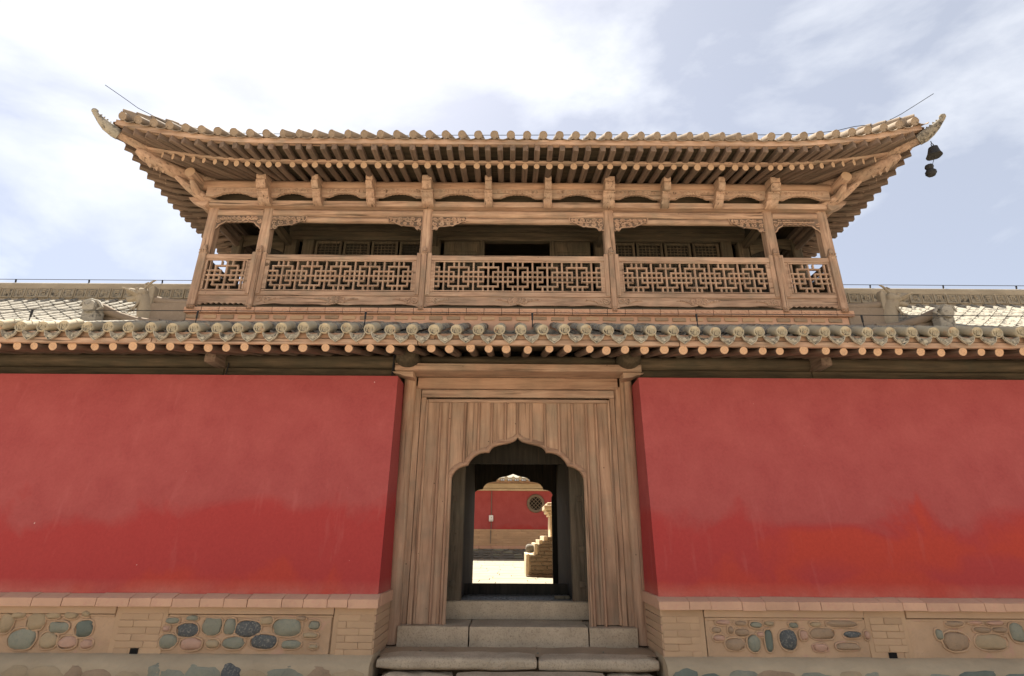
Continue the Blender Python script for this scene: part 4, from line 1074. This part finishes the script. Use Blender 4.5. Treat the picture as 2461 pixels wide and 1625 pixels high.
for sx in (-1,1):
    for k in range(4):
        a=1.62+k*.50; x0,x1=sorted((sx*a,sx*(a+.47))); lattice_window(x0,x1,5.35,6.53,dark=(sx<0 and k==0))
        mb=MB(); mb.box(x0,x1,WY,WY+.05,4.86,5.34); part('window_apron',mb,M['dark_z'],PAV)
    # door leaves folded beside the central opening
    x0,x1=sorted((sx*.66,sx*1.30))
    mb=MB(); mb.box(x0,x1,WY+.0,WY+.045,4.87,6.545,.004); mb.box(x0+.05,x1-.05,WY-.012,WY+.0,6.33,6.50,.008); mb.jitter(.002,4,sx); dl=part('door_leaf',mb,M['dark_z'],PAV)
    mb=MB()
    for i in range(9): mb.box(x0+.08+i*.06-.006,x0+.08+i*.06+.006,WY-.014,WY-.001,5.6,6.27)
    for i in range(12): mb.box(x0+.05,x1-.05,WY-.0165,WY-.0035,6.25-i*.055,6.262-i*.055)
    part('lattice',mb,M['black_z'],dl,smooth=0)
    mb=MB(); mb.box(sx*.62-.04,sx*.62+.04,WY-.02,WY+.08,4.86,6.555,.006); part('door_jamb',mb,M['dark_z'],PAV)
# tie beams across the veranda
for x in (-4.06,-1.468,1.468,4.06):
    mb=MB(); mb.box(x-.05,x+.05,.55,WY,6.42,6.56,.01); part('tie_beam',mb,M['dark_y'],PAV)
for sx in (-1,1):
    mb=MB(); pts=[(sx*4.88,6.50)]+[(sx*(4.88-.74*i/12),6.50-.30*abs(i/12-.35)**1.5-.05) for i in range(13)]+[(sx*4.14,6.50)]
    mb.prism(pts,1.28,1.31,'y'); part('carved_spandrel',mb,M['dark_x'],PAV)
    mb=MB(); mb.box(min(sx*4.1,sx*4.9),max(sx*4.1,sx*4.9),1.26,1.34,6.50,6.62,.008); part('tie_beam',mb,M['dark_x'],PAV)
# ================================================================== DOOR SURROUND
DOOR=thing('door_surround','tan timber door surround of vertical boards and battens around a lobed ogee arch','doorway',loc=(0,0,.44))
# arch outline (half), from the springing to the peak
def arch_half():
    P=[(.850,2.30),(.835,2.345),(.80,2.395),(.755,2.43),(.70,2.452),(.645,2.462),
       (.640,2.475),(.612,2.525),(.565,2.577),(.505,2.612),(.44,2.628),(.372,2.630),
       (.366,2.640),(.350,2.672),(.315,2.702),(.26,2.722),(.19,2.737),(.12,2.752),(.06,2.770),(.025,2.792),(.0,2.825)]
    return P
AH=arch_half()
def arch_z(x):
    x=abs(x)
    if x>=.85: return None
    for (xa,za),(xb,zb) in zip(AH,AH[1:]):
        if xb<=x<=xa: return za+(zb-za)*(0 if xa==xb else (xa-x)/(xa-xb))
    return 2.3
ZS,ZT=.633,3.335
bat=[-1.205,-1.03,-.905,-.70,-.52,-.345,-.165,-.005,.175,.36,.545,.725,.91,1.04,1.21]
rnd=random.Random(21)
for a,b in zip(bat,bat[1:]):
    # board between two joints, its foot cut to the arch
    n=8; foot=[]
    inside=[arch_z(a+(b-a)*i/n) for i in range(n+1)]
    for i in range(n+1):
        x=a+.002+(b-a-.004)*i/n; z=arch_z(x)
        foot.append((x,ZS+rnd.uniform(-.004,.004) if z is None else z+.012))
    if any(v is None for v in inside) and not all(v is None for v in inside):
        # board crosses the jamb: split at x=.85
        xs_=sorted([a,b,math.copysign(.852,a+b)]); 
        foot=[]
        lo,hi=a+.002,b-.002; e=math.copysign(.852,a+b)
        if a+b<0: foot=[(lo,ZS),(e,ZS),(e,2.32)]+[(e+(hi-e)*i/6,arch_z(e+(hi-e)*i/6+ .001)+.012) for i in range(1,7)]
        else: foot=[(lo+(e-lo)*i/6,(arch_z(lo+(e-lo)*i/6-.001) or 2.3)+.012) for i in range(0,6)]+[(e,2.32),(e,ZS),(hi,ZS)]
    mb=MB(); dy=rnd.uniform(-.003,.003); mb.prism(foot+[(b-.002,ZT),(a+.002,ZT)],.0+dy,.03,'y')
    part('plank',mb,M['door_z'],DOOR)
for x in bat[1:-1]:
    z=arch_z(x); z0=ZS-.015 if z is None else z+.03
    mb=MB(); w=.018; mb.prism([(x-w,.004),(x-w,-.018),(x-w*.45,-.032),(x+w*.45,-.032),(x+w,-.018),(x+w,.004)],z0,ZT-.05-abs(R(0,.006)),'z'); mb.jitter(.003,5,x); part('batten',mb,M['rot_z'],DOOR)
# wide side boards next to the arch jambs get a rounded edging strip
for sx in (-1,1):
    mb=MB(); w=.022; x=sx*.868; mb.prism([(x-w,.005),(x-w,-.018),(x-w*.4,-.03),(x+w*.4,-.03),(x+w,-.018),(x+w,.005)],ZS-.03,2.36,'z'); mb.jitter(.004,4,sx); part('edging_strip',mb,M['door_z'],DOOR)
    mb=MB(); x=sx*1.215; mb.box(x-.016,x+.016,-.030,.0,ZS,ZT-.005,.006); mb.jitter(.003,4,sx); part('edging_strip',mb,M['door_z'],DOOR)
mb=MB(); mb.box(-1.20,1.20,-.032,.0,ZT-.045,ZT,.008); mb.jitter(.003,4,2); part('head_moulding',mb,M['wood_x'],DOOR)
# arch trim: moulded band following the lobes
mb=MB(); full=[(-x,z) for x,z in AH]+[(x,z) for x,z in AH[::-1][1:]]
V=[]
for i,(x,z) in enumerate(full):
    p0=full[max(0,i-1)]; p1=full[min(len(full)-1,i+1)]
    tx,tz=p1[0]-p0[0],p1[1]-p0[1]; l=math.hypot(tx,tz); nx_,nz_=-tz/l,tx/l
    k=.062 if abs(x)>.02 else .075
    V.append(((x,z),(x+nx_*k,z+nz_*k)))
rows=[[(a[0],.052,a[1]) for a,b in V],[(a[0],-.022,a[1]) for a,b in V],[((a[0]*.8+b[0]*.2),-.034,(a[1]*.8+b[1]*.2)) for a,b in V],[((a[0]*.35+b[0]*.65),-.030,(a[1]*.35+b[1]*.65)) for a,b in V],[(b[0],-.010,b[1]) for a,b in V],[(b[0],.01,b[1]) for a,b in V]]
mb.grid(rows); part('arch_trim',mb,M['rot_x'],DOOR,smooth=35)
# frame posts and head boards
for sx in (-1,1):
    for (a,b,y,z0) in ((1.232,1.302,-.012,.62),(1.306,1.392,-.022,.62)):
        x0,x1=sorted((sx*a,sx*b)); mb=MB(); mb.box(x0,x1,y,.06,z0,3.36 if a<1.3 else 3.52,.006); mb.jitter(.003,3,a*sx); part('frame_post',mb,M['door_z'],DOOR)
    mb=MB(); mb.tube([(sx*(1.462-.0*t),-.03,.44+(3.63-.44)*t) for t in [i/8 for i in range(9)]],[.092-.010*i/8 for i in range(9)],14); mb.jitter(.007,3,sx); part('round_post',mb,M['door_z'],DOOR)
mb=MB(); mb.box(-1.30,1.30,-.018,.05,3.365,3.47,.006); mb.jitter(.004,2,0); part('head_board',mb,M['wood_x'],DOOR)
mb=MB(); mb.box(-1.36,1.36,-.034,.05,3.474,3.636,.008); mb.jitter(.005,2,5); part('head_board',mb,M['rot_x'],DOOR)

# ================================================================== PASSAGE behind the door
PASS=thing('gate_passage','dark timber-lined passage through the gate, ending in a lobed inner doorway','passage',loc=(0,1.6,.8))
FZ=.83
for sx in (-1,1):
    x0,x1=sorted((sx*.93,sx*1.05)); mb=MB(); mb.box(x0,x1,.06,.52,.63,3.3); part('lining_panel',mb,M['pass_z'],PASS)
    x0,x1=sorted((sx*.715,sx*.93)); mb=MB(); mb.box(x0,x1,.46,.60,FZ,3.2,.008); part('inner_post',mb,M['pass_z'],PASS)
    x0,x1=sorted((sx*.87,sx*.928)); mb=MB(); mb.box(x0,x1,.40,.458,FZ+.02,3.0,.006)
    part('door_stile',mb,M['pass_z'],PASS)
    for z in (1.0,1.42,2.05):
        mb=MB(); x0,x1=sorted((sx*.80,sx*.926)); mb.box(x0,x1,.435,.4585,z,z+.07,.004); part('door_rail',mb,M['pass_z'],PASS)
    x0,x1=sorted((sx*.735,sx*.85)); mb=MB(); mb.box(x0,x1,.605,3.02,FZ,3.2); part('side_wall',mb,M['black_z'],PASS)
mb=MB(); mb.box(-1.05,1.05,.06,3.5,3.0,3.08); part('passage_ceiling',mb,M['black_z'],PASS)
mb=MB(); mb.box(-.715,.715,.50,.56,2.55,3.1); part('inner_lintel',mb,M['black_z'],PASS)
mb=MB(); mb.box(-.95,.95,.445,.56,.62,.835,.012); mb.jitter(.006,5,0); part('inner_sill',mb,M['granite'],PASS)
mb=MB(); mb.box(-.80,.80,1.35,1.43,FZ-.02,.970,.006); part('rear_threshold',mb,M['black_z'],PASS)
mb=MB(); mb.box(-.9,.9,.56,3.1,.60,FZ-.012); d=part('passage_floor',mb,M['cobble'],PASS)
rnd=random.Random(8)
cm=MB(); y=.60
for j in range(3):
    for i in range(22):
        sb=MB(); x=-.70+i*.066+ (j%2)*.03; sb.stone((x,.60+j*.075+rnd.uniform(-.01,.01),FZ-.006),rnd.uniform(.026,.036),rnd.uniform(.03,.04),.016,i+j*30,1,.2); part('cobblestone',sb,M['cobble'],d)
sb=MB(); 
for j in range(28):
    for i in range(20): sb.stone((-.66+i*.07+(j%2)*.03,.83+j*.078,FZ-.008),.034,.037,.015,i+j*7,1,.2)
part('cobblestone_bed',sb,M['cobble'],d,kind='stuff')
sb=MB(); sb.box(.50,.70,.72,.80,FZ,FZ+.045,.006); tag(part('timber_offcut',sb,M['pass_z']),'short squared timber offcut lying on the passage cobbles','timber')
# rear lobed doorway
Yb=3.0
def bz(x,y): return PY(1080+x/4.356,1080+y/4.356,Yb)
half=[(245,500),(252,470),(268,445),(292,428),(320,420),(350,416),(358,392),(380,365),(410,348),(450,340),(488,336),(500,312),(530,292),(580,284),(625,272),(668,255)]
pts=[bz(*p) for p in half]; cxb=pts[-1].x
hp=[(p.x-cxb,p.z) for p in pts]
hp=[(-.695,hp[0][1])]+hp[1:]
outl=[(cxb+x,z) for x,z in hp]+[(cxb-x,z) for x,z in hp[::-1][1:]]
pm=[(-1.0,FZ-.02),(cxb-.695,FZ-.02)]+outl+[(cxb+.695,FZ-.02),(1.0,FZ-.02),(1.0,3.1),(-1.0,3.1)]
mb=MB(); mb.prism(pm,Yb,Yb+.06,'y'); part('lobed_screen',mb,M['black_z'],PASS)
# gatehouse body walls behind the facade (keeps daylight out of the passage)
BODY=thing('gatehouse_body','plain masonry body of the gatehouse behind the red walls','building',loc=(0,2,0))
for sx in (-1,1):
    x0,x1=sorted((sx*1.06,sx*13.6)); mb=MB(); mb.box(x0,x1,.62,3.6,.0,3.95); part('masonry_block',mb,M['plaster'],BODY)
mb=MB(); mb.box(-1.055,1.055,.30,3.9,3.09,4.2); part('masonry_block',mb,M['plaster'],BODY)
mb=MB(); mb.box(-1.055,1.055,.56,3.6,.0,.598); part('masonry_block',mb,M['plaster'],BODY)

# ================================================================== COURTYARD seen through the gate
CZ=.75; WYc=17.0
mb=MB(); mb.box(-25,25,3.62,WYc+12,.30,CZ-.022); c=part('courtyard_floor',mb,M['dirt'],smooth=0); c['kind']='structure'
rnd=random.Random(4); y=4.0; row=0
me_p=[]
for i in range(4):
    b=MB(); b.box(-.494,.494,-.242,.242,-.03,0,.004); me_p.append(b.mesh('paving_slab',M['paver'],0))
while y<16.9:
    x=-2.6+rnd.uniform(0,.9)
    while x<3.2:
        link('paving_slab',me_p[rnd.randrange(4)],c,loc=(x,y,CZ+rnd.uniform(-.003,.003)),rot=(0,0,rnd.uniform(-.006,.006))); x+=1.0
    y+=.5; row+=1
def cz(x,y,Y): return PY(1080+x/4.356,1080+y/4.356,Y)
z_base=CZ; z1=cz(500,1042,WYc).z; z2=cz(500,842,WYc).z; z3_=cz(500,432,WYc).z
CW=thing('courtyard_wall','shaded red courtyard wall with buff brick dado and a round lattice window, seen through the gate','wall',loc=(0,WYc,CZ))
mb=MB(); mb.box(-12,12,WYc+.10,WYc+.6,z2,z3_+.3); part('plaster_face',mb,M['red'],CW)
mb=MB(); mb.box(-12,12,WYc+.06,WYc+.6,z1-.02,z2); dd=part('dado',mb,M['plaster'],CW)
nb=0; z=z1; row=0
while z<z2-.03:
    h=(z2-z1)/8; x=-2.4+(row%2)*.25
    while x<3.0:
        if row==0: b=MB(); b.box(x+.003,x+.497,WYc-.02,WYc+.07,z,z+h*1.3-.006,.01); part('brick',b,M['coping'],dd)
        else: b=MB(); b.box(x+.004,x+.496,WYc+.03+rnd.uniform(-.006,.006),WYc+.065,z+.3*h,z+1.3*h-.010,.006); part('brick',b,M['brick'],dd)
        x+=.5
    z+=h; row+=1
x=-2.5
mb=MB(); mb.box(-12,12,WYc-.0,WYc+.6,CZ-.1,z1-.02); bs=part('stone_base',mb,M['darkstone'],CW)
while x<3:
    z=CZ+.0
    while z<z1-.05:
        wd=rnd.uniform(.25,.6); sb=MB(); sb.stone((x+wd/2,WYc+.02,z+.05),wd*.5,.06,.05,x*3+z,2,.25); part('base_stone',sb,M['darkstone'] if rnd.random()<.7 else M['st_grey'],bs); z+=.095
    x+=.42
# round window
wc=cz(905,566,WYc); wr=(cz(998,566,WYc).x-cz(812,566,WYc).x)/2
mb=MB(); mb.lathe([(wr*.70,.02),(wr*.70,-.06),(wr*.76,-.085),(wr*.95,-.085),(wr,-.06),(wr,.06)],28,(wc.x,WYc+.10,wc.z),axis='y')
# remove the caps so the ring stays open
bmesh.ops.delete(mb.bm,geom=[f for f in mb.bm.faces if len(f.verts)>4],context='FACES'); rw=part('round_window',mb,M['stairbrick'],CW)
mb=MB(); mb.lathe([(wr*.71,.0),(wr*.71,-.012),(.01,-.012)],28,(wc.x,WYc+.099,wc.z),axis='y'); part('dark_opening',mb,M['void'],rw)
mb=MB(); r=wr*.70
for k in range(-2,3):
    o=k*r*.42; h=math.sqrt(max(0,r*r-o*o))
    for s_ in (-1,1):
        a=Vector((o*.7071-h*.7071*s_*1,0,o*.7071*s_+h*.7071)) ; 
        dv=Vector((s_*.7071,0,.7071)); nv=Vector((.7071,0,-s_*.7071))
        p0=nv*o-dv*h; p1=nv*o+dv*h; c0=Vector((wc.x,WYc+.06,wc.z)); m_=8
        mb.tube([c0+p0.lerp(p1,i/m_)+nv*(.018*math.sin(i*PI*1.0)) for i in range(m_+1)],.011,6)
part('lattice',mb,M['stairbrick'],rw)
# conduit and switch box
sp_=cz(436,722,WYc); 
mb=MB(); mb.tube([(sp_.x+.01,WYc+.07,z3_+.2),(sp_.x+.01,WYc+.07,z2+.02),(sp_.x-.0,WYc+.0,z2-.02),(sp_.x-.01,WYc-.03,z1+.2)],.014,6); tag(part('conduit',mb,M['darkstone']),'thin dark conduit running down the shaded courtyard wall','conduit')
mb=MB(); mb.box(sp_.x-.09,sp_.x+.09,WYc+.0,WYc+.05,sp_.z-.125,sp_.z+.125,.012); sw=part('switch_box',mb,M['white'])
tag(sw,'small white switch box on the shaded red courtyard wall','switch')
mb=MB()
for q in (-.04,.04): mb.box(sp_.x+q-.014,sp_.x+q+.014,WYc-.008,WYc+.002,sp_.z-.10,sp_.z-.06)
mb.tube([(sp_.x+.02,WYc-.004,sp_.z+.05),(sp_.x+.0,WYc-.004,sp_.z+.0)],.008,5); part('switch_toggle',mb,M['iron'],sw)
# eave above the courtyard wall
CE=thing('courtyard_eave','pale timber eave with a row of round tile ends above the shaded courtyard wall','roof',loc=(0,WYc,z3_))
zE=cz(660,345,WYc-.3).z
mb=MB(); mb.box(-12,12,WYc+.02,WYc+.6,z3_+.0,z3_+.09,.01); part('lower_beam',mb,M['cut'],CE)
mb=MB(); mb.box(-12,12,WYc-.06,WYc+.6,z3_+.10,zE-.02,.02); part('wall_plate',mb,M['cut'],CE)
mb=MB(); mb.box(-12,12,WYc-.14,WYc+.1,zE-.02,zE+.10,.02); part('cornice_beam',mb,M['wood_x'],CE)
zd=cz(660,302,WYc-.7).z
for i in range(-9,10):
    mb=MB(); mb.lathe([(.01,-.0),(.075,-.0),(.085,.02),(.085,.5),(.02,.52)],12,(i*.30+.02,WYc-.75,zd),axis='y'); part('round_tile_end',mb,M['tile_disc'],CE)
    mb=MB(); mb.prism([(i*.3+.05,zd+.02),(i*.3+.29,zd+.02),(i*.3+.25,zd-.05),(i*.3+.17,zd-.10),(i*.3+.09,zd-.05)],WYc-.74,WYc-.72,'y'); part('drip_tile',mb,M['drip'],CE)
mb=MB(); mb.grid([[(-12,WYc-.70,zd+.02),(12,WYc-.70,zd+.02)],[(-12,WYc+4,zd+2.1),(12,WYc+4,zd+2.1)]]); part('roof_deck',mb,M['tile'],CE)
mb=MB(); mb.grid([[(-12,WYc-.68,zd-.06),(12,WYc-.68,zd-.06)],[(-12,WYc+.3,zd+.2),(12,WYc+.3,zd+.2)]]); part('soffit_board',mb,M['dark_x'],CE)
for i in range(-8,9):
    mb=MB(); mb.tube([(i*.32,WYc-.62,zd-.10),(i*.32,WYc+.2,zd+.10)],.05,8); part('rafter',mb,M['wood_y'],CE)
# brick stair at the right
SY=6.2
ST=thing('brick_stair','weathered brick stair rising to the right in the sunlit courtyard','stairs',loc=(1.0,SY+.8,CZ))
steps=[(845,1345,1105),(932,1105,992),(982,990,955),(1030,955,915)]
def stepbox(x0,z0,z1_,y0,y1,seed,x1=2.6):
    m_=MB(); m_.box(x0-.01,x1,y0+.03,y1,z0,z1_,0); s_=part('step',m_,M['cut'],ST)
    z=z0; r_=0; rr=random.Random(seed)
    while z<z1_-.02:
        h=min(.085,z1_-z); x=x0+(0 if r_%2 else -.12)
        while x<min(x1,x0+1.2):
            e0=max(x,x0); e1=x+.26
            if e1-e0>.02:
                b=MB(); b.box(e0+.003,e1-.003,y0+rr.uniform(-.012,.012),y0+.05,z+.003,z+h-.003,.008); b.jitter(.008,8,x+z); part('brick',b,M['stairbrick'],s_)
            x+=.26
        z+=h; r_+=1
    return s_
for (px,pb,pt) in steps:
    a=cz(px,pb,SY); b=cz(px,pt,SY)
    xl=a.x if px!=845 else cz(845,1200,SY).x
    s_=stepbox(xl,max(CZ-.02,a.z) if px!=845 else CZ-.02,b.z,SY,SY+1.7,int(px))
    # pale dressed edging on the sunlit left face and tread
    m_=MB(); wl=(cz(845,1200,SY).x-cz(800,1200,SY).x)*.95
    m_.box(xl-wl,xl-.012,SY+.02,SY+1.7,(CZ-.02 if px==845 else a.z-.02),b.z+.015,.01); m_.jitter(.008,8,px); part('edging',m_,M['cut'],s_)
m_=MB(); a=cz(812,1345,SY-.06); m_.box(a.x,2.6,SY-.08,SY+1.8,CZ-.03,CZ+.045,.01); m_.jitter(.006,6,2); part('plinth_course',m_,M['stairbrick'],ST)
bp=cz(845,1040,SY+.1); br=(cz(893,1040,SY).x-cz(797,1040,SY).x)/2
sb=MB(); sb.stone((bp.x,SY+.25,bp.z),br,br,br*.95,4,3,.08); tag(part('stone_ball',sb,M['darkstone']),'round dark stone ball on the lowest step of the brick stair','stone ball')
# corbelled brick pillar above the stair
PL=thing('brick_pillar','pale sunlit brick pillar with a corbelled cap beside the courtyard stair','pillar',loc=(1.3,SY+.6,CZ))
def pbox(x0,y0_,y1_,nm,dy):
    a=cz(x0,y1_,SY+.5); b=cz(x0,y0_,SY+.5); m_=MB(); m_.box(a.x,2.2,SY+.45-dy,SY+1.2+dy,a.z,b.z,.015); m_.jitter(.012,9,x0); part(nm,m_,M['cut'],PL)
pbox(1055,700,930,'shaft',0); pbox(1033,668,702,'corbel',.03); pbox(1010,632,670,'corbel',.06); pbox(990,585,634,'cap',.10); pbox(1020,555,587,'cap',.05)

# ================================================================== WIRES AND BELL
def wire(name,pts,r,label,posts=(),grp=None):
    mb=MB(); mb.tube(pts,r,6); o=part(name,mb,M['iron']); tag(o,label,'wire',grp)
    for a,b in posts:
        m_=MB(); a,b=Vector(a),Vector(b)
        m_.tube([a,a.lerp(b,.45),a.lerp(b,.5),b],[r*1.2,r*1.3,r*2.4,r*2.6],6); part('wire_post',m_,M['iron'],o)
    return o
yw=-.95; zs=lambda x:4.206+.006*noise.noise(Vector((x,0,0)))
xs=[-13.5+i*1.0 for i in range(28)]
wire('lightning_wire',[(x,yw,zs(x)) for x in xs],.005,'thin black lightning wire on short posts along the lower eave',[((x,yw,zr(yw)+.10),(x,yw,zs(x))) for x in (-8.1,-6.03,-3.98,-1.90,.165,2.2,4.25,6.3,8.3)])
for sx,lab in ((-1,'thin wire on posts above the ridge that is carved with large clear letters'),(1,'thin wire on posts above the ridge with worn, shallow letters')):
    pz=6.33; xs=[sx*(5.0+i*.5) for i in range(18)]
    wire('lightning_wire',[(x,2.5,pz+.008*noise.noise(Vector((x*2,0,0)))) for x in xs],.006,lab,[((x,2.5,6.2),(x+.02*sx,2.5,pz)) for x in (sx*5.62,sx*7.0,sx*8.45,sx*9.9,sx*11.3,sx*12.8)])
# roof wires and air terminals on the pavilion
def srcpts(l,Y): return [PY(x,y,Y) for x,y in l]
def zl(x,y): return (200+x/3.563,180+y/3.563)
def zr_(x,y): return (1850+x/3.563,200+y/3.563)
wire('lightning_wire',srcpts([zl(188,87),zl(330,185),zl(470,285),zl(600,352),zl(760,440),zl(1000,478),zl(1400,500),zl(2000,512),zl(2316,518),(900,325),(1245,325),(1500,324)],-.45),.005,'black wire rising in a long rod over the roof corner without a bell',[(PY(*zl(580,400),-.45),PY(*zl(595,350),-.45)),(PY(*zl(762,460),-.45),PY(*zl(775,412),-.45))])
wire('lightning_wire',srcpts([(1505,324),(1700,324),zr_(0,443),zr_(300,438),zr_(560,410),zr_(720,372),zr_(800,362),zr_(870,372)],-.45),.005,'sagging black wire along the eave tiles on the bell side of the pavilion roof')
wire('lightning_wire',srcpts([zr_(935,358),zr_(1040,310),zr_(1130,262),zr_(1260,180),zr_(1402,90)],-.45),.005,'black lightning rod angled up over the roof corner with the bell',[(PY(*zr_(1045,350),-.45),PY(*zr_(1036,310),-.45))])
# wind bell
bY=-.70
def bp_(x,y): return PY(*zr_(x,y),bY)
tp=bp_(1395,540); bt=bp_(1395,655); hh=(tp.z-bt.z)*.74; rad=.92*(bp_(1470,640).x-bp_(1340,640).x)/2
BELL=thing('wind_bell','black bronze wind bell with gourd clapper hanging from the roof corner','bell',loc=tuple(bt))
bx,bz_=tp.x,tp.z
mb=MB(); mb.lathe([(rad*.20,0),(rad*.42,-.02),(rad*.58,-hh*.15),(rad*.66,-hh*.4),(rad*.78,-hh*.7),(rad*.98,-hh*.95),(rad*1.0,-hh),(rad*.9,-hh)],20,(bx,bY,bz_))
for v in mb.bm.verts:      # cusped rim
    if v.co.z<bz_-hh*.9:
        a=math.atan2(v.co.y-bY,v.co.x-bx); v.co.z+=.004*math.cos(a*5+1)
kb=(bp_(1412,640).x-tp.x)/(bp_(1412,640).z-tp.z)*1.0
for v in mb.bm.verts: v.co.x+=kb*(v.co.z-bz_)
part('bell_body',mb,M['bell'],BELL)
mb=MB(); mb.tube([(bx+.0+.018*math.cos(a),bY,bz_+.012+.022*math.sin(a)+.01) for a in [2*PI*i/12 for i in range(13)]],.006,6); mb.tube([(bx,bY,bz_+.04),(bx-.005,bY,bz_+.09)],.006,6); part('hanger_ring',mb,M['bell'],BELL)
g0=bp_(1391,698); g1=bp_(1388,790); gh=g0.z-g1.z; gr=(bp_(1428,770).x-bp_(1348,770).x)/2
mb=MB(); mb.tube([(bx-.02,bY,bt.z+.06),(g0.x,bY,g0.z-.01)],.004,5); part('clapper_wire',mb,M['bell'],BELL)
mb=MB(); mb.lathe([(gr*.3,0),(gr*.72,-gh*.08),(gr*.82,-gh*.25),(gr*.62,-gh*.45),(gr*.75,-gh*.52),(gr*1.0,-gh*.62),(gr*1.02,-gh*.85),(gr*.75,-gh)],8,(g1.x,bY,g0.z)); part('gourd_clapper',mb,M['bell'],BELL)

for x,lab in ((-1.66,'black pipe dropping from the eave beside the tan door surround'),(-3.86,'thin black cable dropping from the eave beside a squared beam head')):
    mb=MB(); mb.tube([(x,-.235,3.92),(x,-.245,3.72),(x-.01,-.25,3.53)],.016 if x>-2 else .009,6); tag(part('drop_pipe',mb,M['iron']),lab,'pipe')
